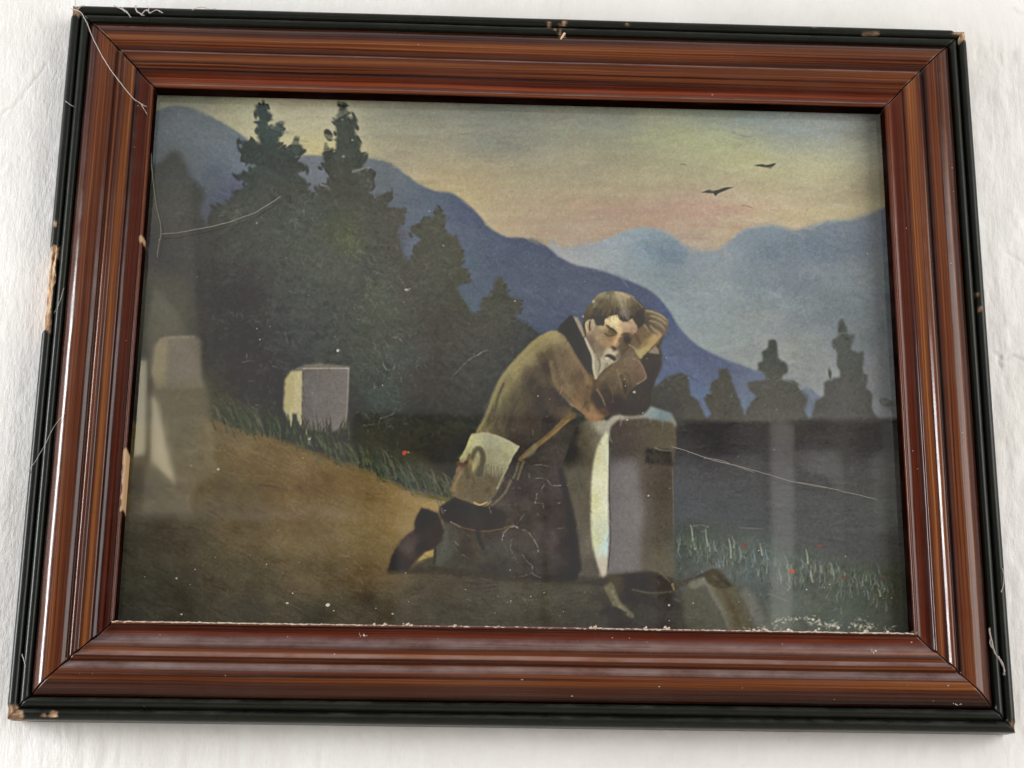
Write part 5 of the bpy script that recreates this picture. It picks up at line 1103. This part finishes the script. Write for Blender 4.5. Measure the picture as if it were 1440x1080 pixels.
web('cobweb', 'grey cobweb tuft on the black edge at the lower right corner',
    [([(1391, 884, -.001), (1394, 900, -.002), (1399, 918, -.002), (1407, 930, -.002), (1413, 944, -.001)], .0011), ([(1394, 896, -.001), (1392, 904, -.002), (1400, 918, -.002)], .0009), ([(1404, 924, -.002), (1411, 936, -.002), (1412, 948, -.002)], .0010)])
web('cobweb', 'small cobweb strand on the black right edge above the corner tuft', [([(1410, 800, -.001), (1412, 816, -.001), (1408, 832, -.001)], .0006)])
web('cobweb', 'tiny cobweb strand high on the black left edge', [([(92, 142, -.001), (98, 147, -.002), (104, 150, -.001)], .0004)])
web('cobweb', 'cobweb strand beside the big chip in the left edge', [([(76, 440, .002), (82, 430, -.002), (90, 405, -.003)], .0004)])
web('cobweb', 'long slanting cobweb strand low on the left rail', [([(38, 665, 0), (55, 640, -.003), (76, 600, -.006), (92, 580, -.009)], .0003)])
web('cobweb', 'pale cobweb strand near the bottom of the black left edge', [([(31, 920, -.001), (35, 934, -.002), (37, 946, -.001)], .0005)])
bm = bmesh.new()                                            # splinter standing off the top edge
tube(bm, [P3(787, 59, -.004), P3(790, 53, -.005), P3(794, 47, -.003)], .0005, .0012, 5)
bm_obj('splinter', bm, simple('raw_splinter', (.70, .50, .33)), rails['T'])

# ================================================================ what the glass mirrors: far side of the room
m, nt, b = mat_new('dark_stained_wardrobe'); L = nt.links
tc = N(nt, 'ShaderNodeTexCoord').outputs['Object']
c = ramp(nt, [(.3, (.012, .008, .006)), (.7, (.035, .022, .015))]); L.new(noise(nt, mapped(nt, tc, (30, 30, 2)), 1.0, 4), c.inputs[0]); L.new(c.outputs[0], b.inputs['Base Color']); b.inputs['Roughness'].default_value = .5
MAT_DARK = m
MAT_PANEL = simple('grey_painted_panel', (.30, .29, .285)); MAT_PLAIN = simple('far_plaster', (.60, .585, .56)); MAT_FLOOR = simple('worn_floor', (.58, .53, .46)); MAT_CURTAIN = simple('cream_curtain', (.75, .68, .54))
ROOM_Y = -3.0; FLOOR_Z = -1.7
bm = bmesh.new(); box(bm, -2.2, 2.2, ROOM_Y - .62, ROOM_Y - .52, FLOOR_Z, 2.0)
opp = tag(bm_obj('opposite_wall', bm, MAT_PLAIN), 'pale wall across the room, mirrored in the picture glass', kind='structure')
bm = bmesh.new(); box(bm, -2.2, 2.2, ROOM_Y - .519, ROOM_Y - .505, FLOOR_Z, .53, .003)
bm_obj('veil_cut_band', bm, simple('veil_cut_brown', (.15, .11, .075)), opp)  # added dark band, out of view, cuts the mirrored light at lower left
bm = bmesh.new(); box(bm, -2.2, 2.2, ROOM_Y - .52, WALL_Y, FLOOR_Z - .05, FLOOR_Z)
tag(bm_obj('floor', bm, MAT_FLOOR), 'floor in front of the wall', kind='structure')
wr = empty('wardrobe', (.45, ROOM_Y - .25, FLOOR_Z)); tag(wr, 'dark wooden wardrobe mirrored faintly in the right half of the glass', 'wardrobe')
def wpart(name, x0, x1, y0, y1, z0, z1, mat, par=None, bev=.004):
    bm = bmesh.new(); box(bm, x0, x1, y0, y1, z0, z1, bev)
    o = bm_obj(name, bm, mat, par or wr)
    if par is None: o.location = -wr.location
    return o
wpart('carcass', -.28, 1.09, ROOM_Y - .515, ROOM_Y - .03, FLOOR_Z + .08, .66, MAT_DARK)
wpart('cornice', -.33, 1.13, ROOM_Y - .515, ROOM_Y + .01, .66, .735, MAT_DARK)
wpart('side_post', 1.02, 1.10, ROOM_Y - .03, ROOM_Y - .004, FLOOR_Z + .08, .655, MAT_DARK)
wpart('side_post', -.29, -.21, ROOM_Y - .03, ROOM_Y - .004, FLOOR_Z + .08, .655, MAT_DARK)
for a0, a1, mt_ in ((-.20, .19, MAT_PANEL), (.21, .50, MAT_PANEL)):
    wpart('door', a0, a1, ROOM_Y - .03, ROOM_Y - .012, FLOOR_Z + .12, .60, mt_)
def mirror_pt(u, v, yd):
    """where on the plane y = yd of the room stands what is mirrored at this mark"""
    g = trace_to_board(u, v, GLASS_Y); d = g - CAM_P; d = d * np.array([1, -1, 1]); return g + d * ((yd - GLASS_Y) / d[1])
def prism(name, pts, yd, th, mat, root, zfloor=None):
    bm = bmesh.new(); q = [mirror_pt(u, v, yd) for u, v in pts]
    A = [bm.verts.new((p[0], yd, p[2])) for p in q]; B = [bm.verts.new((p[0], yd - th, p[2])) for p in q]
    bm.faces.new(A); bm.faces.new(B)
    for k in range(len(A)): bm.faces.new((A[k], A[(k + 1) % len(A)], B[(k + 1) % len(A)], B[k]))
    o = bm_obj(name, bm, mat, root); o.location = -root.location; return o
MAT_PALE = simple('reflector_pale', (.85, .83, .79)); MAT_MID = simple('reflector_grey', (.55, .54, .52))
MAT_LOW = simple('dim_door_leaf', (.20, .195, .19)); MAT_SLIT = simple('reflector_dull', (.45, .44, .42))
prism('door', [(945, 642), (1074, 638), (1076, 1000), (945, 1000)], ROOM_Y - .012, .018, MAT_LOW, wr)
prism('door', [(1120, 692), (1188, 694), (1188, 1000), (1120, 1000)], ROOM_Y - .012, .018, MAT_LOW, wr)
prism('reflector_patch', [(1120, 600), (1150, 606), (1206, 628), (1204, 690), (1184, 690), (1168, 672), (1120, 654)], ROOM_Y - .012, .018, MAT_MID, wr)  # added shape, outlined to put a pale patch in the glass reflection
prism('reflector_strip', [(1193, 694), (1207, 694), (1206, 1000), (1192, 1000)], ROOM_Y - .010, .018, MAT_SLIT, wr)  # added strip, gives the thin pale line mirrored in the glass
prism('reflector_column', [(1084, 594), (1100, 592), (1117, 597), (1117, 760), (1113, 900), (1120, 1000), (1080, 1000), (1086, 760)], ROOM_Y + .03, .012, MAT_PALE, wr)  # added column, makes the pale upright band mirrored in the glass
wpart('plinth', -.30, 1.11, ROOM_Y - .50, ROOM_Y - .02, FLOOR_Z, FLOOR_Z + .08, MAT_DARK)

# window with a half-drawn curtain, mirrored at the left of the glass
m, nt, b = mat_new('bright_daylight_pane'); b.inputs['Base Color'].default_value = (.8, .8, .75, 1)
b.inputs['Emission Color'].default_value = (1.0, .88, .62, 1); b.inputs['Emission Strength'].default_value = 4.2
MAT_DAY = m
win = empty('window', (-.95, ROOM_Y - .5, .3)); tag(win, 'bright window with a half drawn curtain mirrored at the left of the glass', 'window')
prism('pane', [(194, 508), (206, 506), (202, 636), (187, 640)], ROOM_Y - .50, .015, MAT_DAY, win)
prism('pane', [(213, 556), (262, 556), (262, 684), (211, 684)], ROOM_Y - .50, .015, MAT_DAY, win)
MAT_CURTAIN.node_tree.nodes['Principled BSDF'].inputs['Emission Color'].default_value = (1, .88, .66, 1); MAT_CURTAIN.node_tree.nodes['Principled BSDF'].inputs['Emission Strength'].default_value = .70   # cloth set to glow in place of daylight through it
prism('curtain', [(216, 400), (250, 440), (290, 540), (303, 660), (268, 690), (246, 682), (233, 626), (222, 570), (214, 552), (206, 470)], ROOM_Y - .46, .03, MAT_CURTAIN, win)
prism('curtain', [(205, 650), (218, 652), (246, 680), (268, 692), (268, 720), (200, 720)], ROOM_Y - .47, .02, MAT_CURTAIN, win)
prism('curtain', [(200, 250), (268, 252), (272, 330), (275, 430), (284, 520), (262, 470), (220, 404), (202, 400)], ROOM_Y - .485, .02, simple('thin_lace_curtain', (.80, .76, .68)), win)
prism('mullion', [(206.5, 500), (213, 500), (211, 690), (203, 690)], ROOM_Y - .49, .02, MAT_DARK, win)
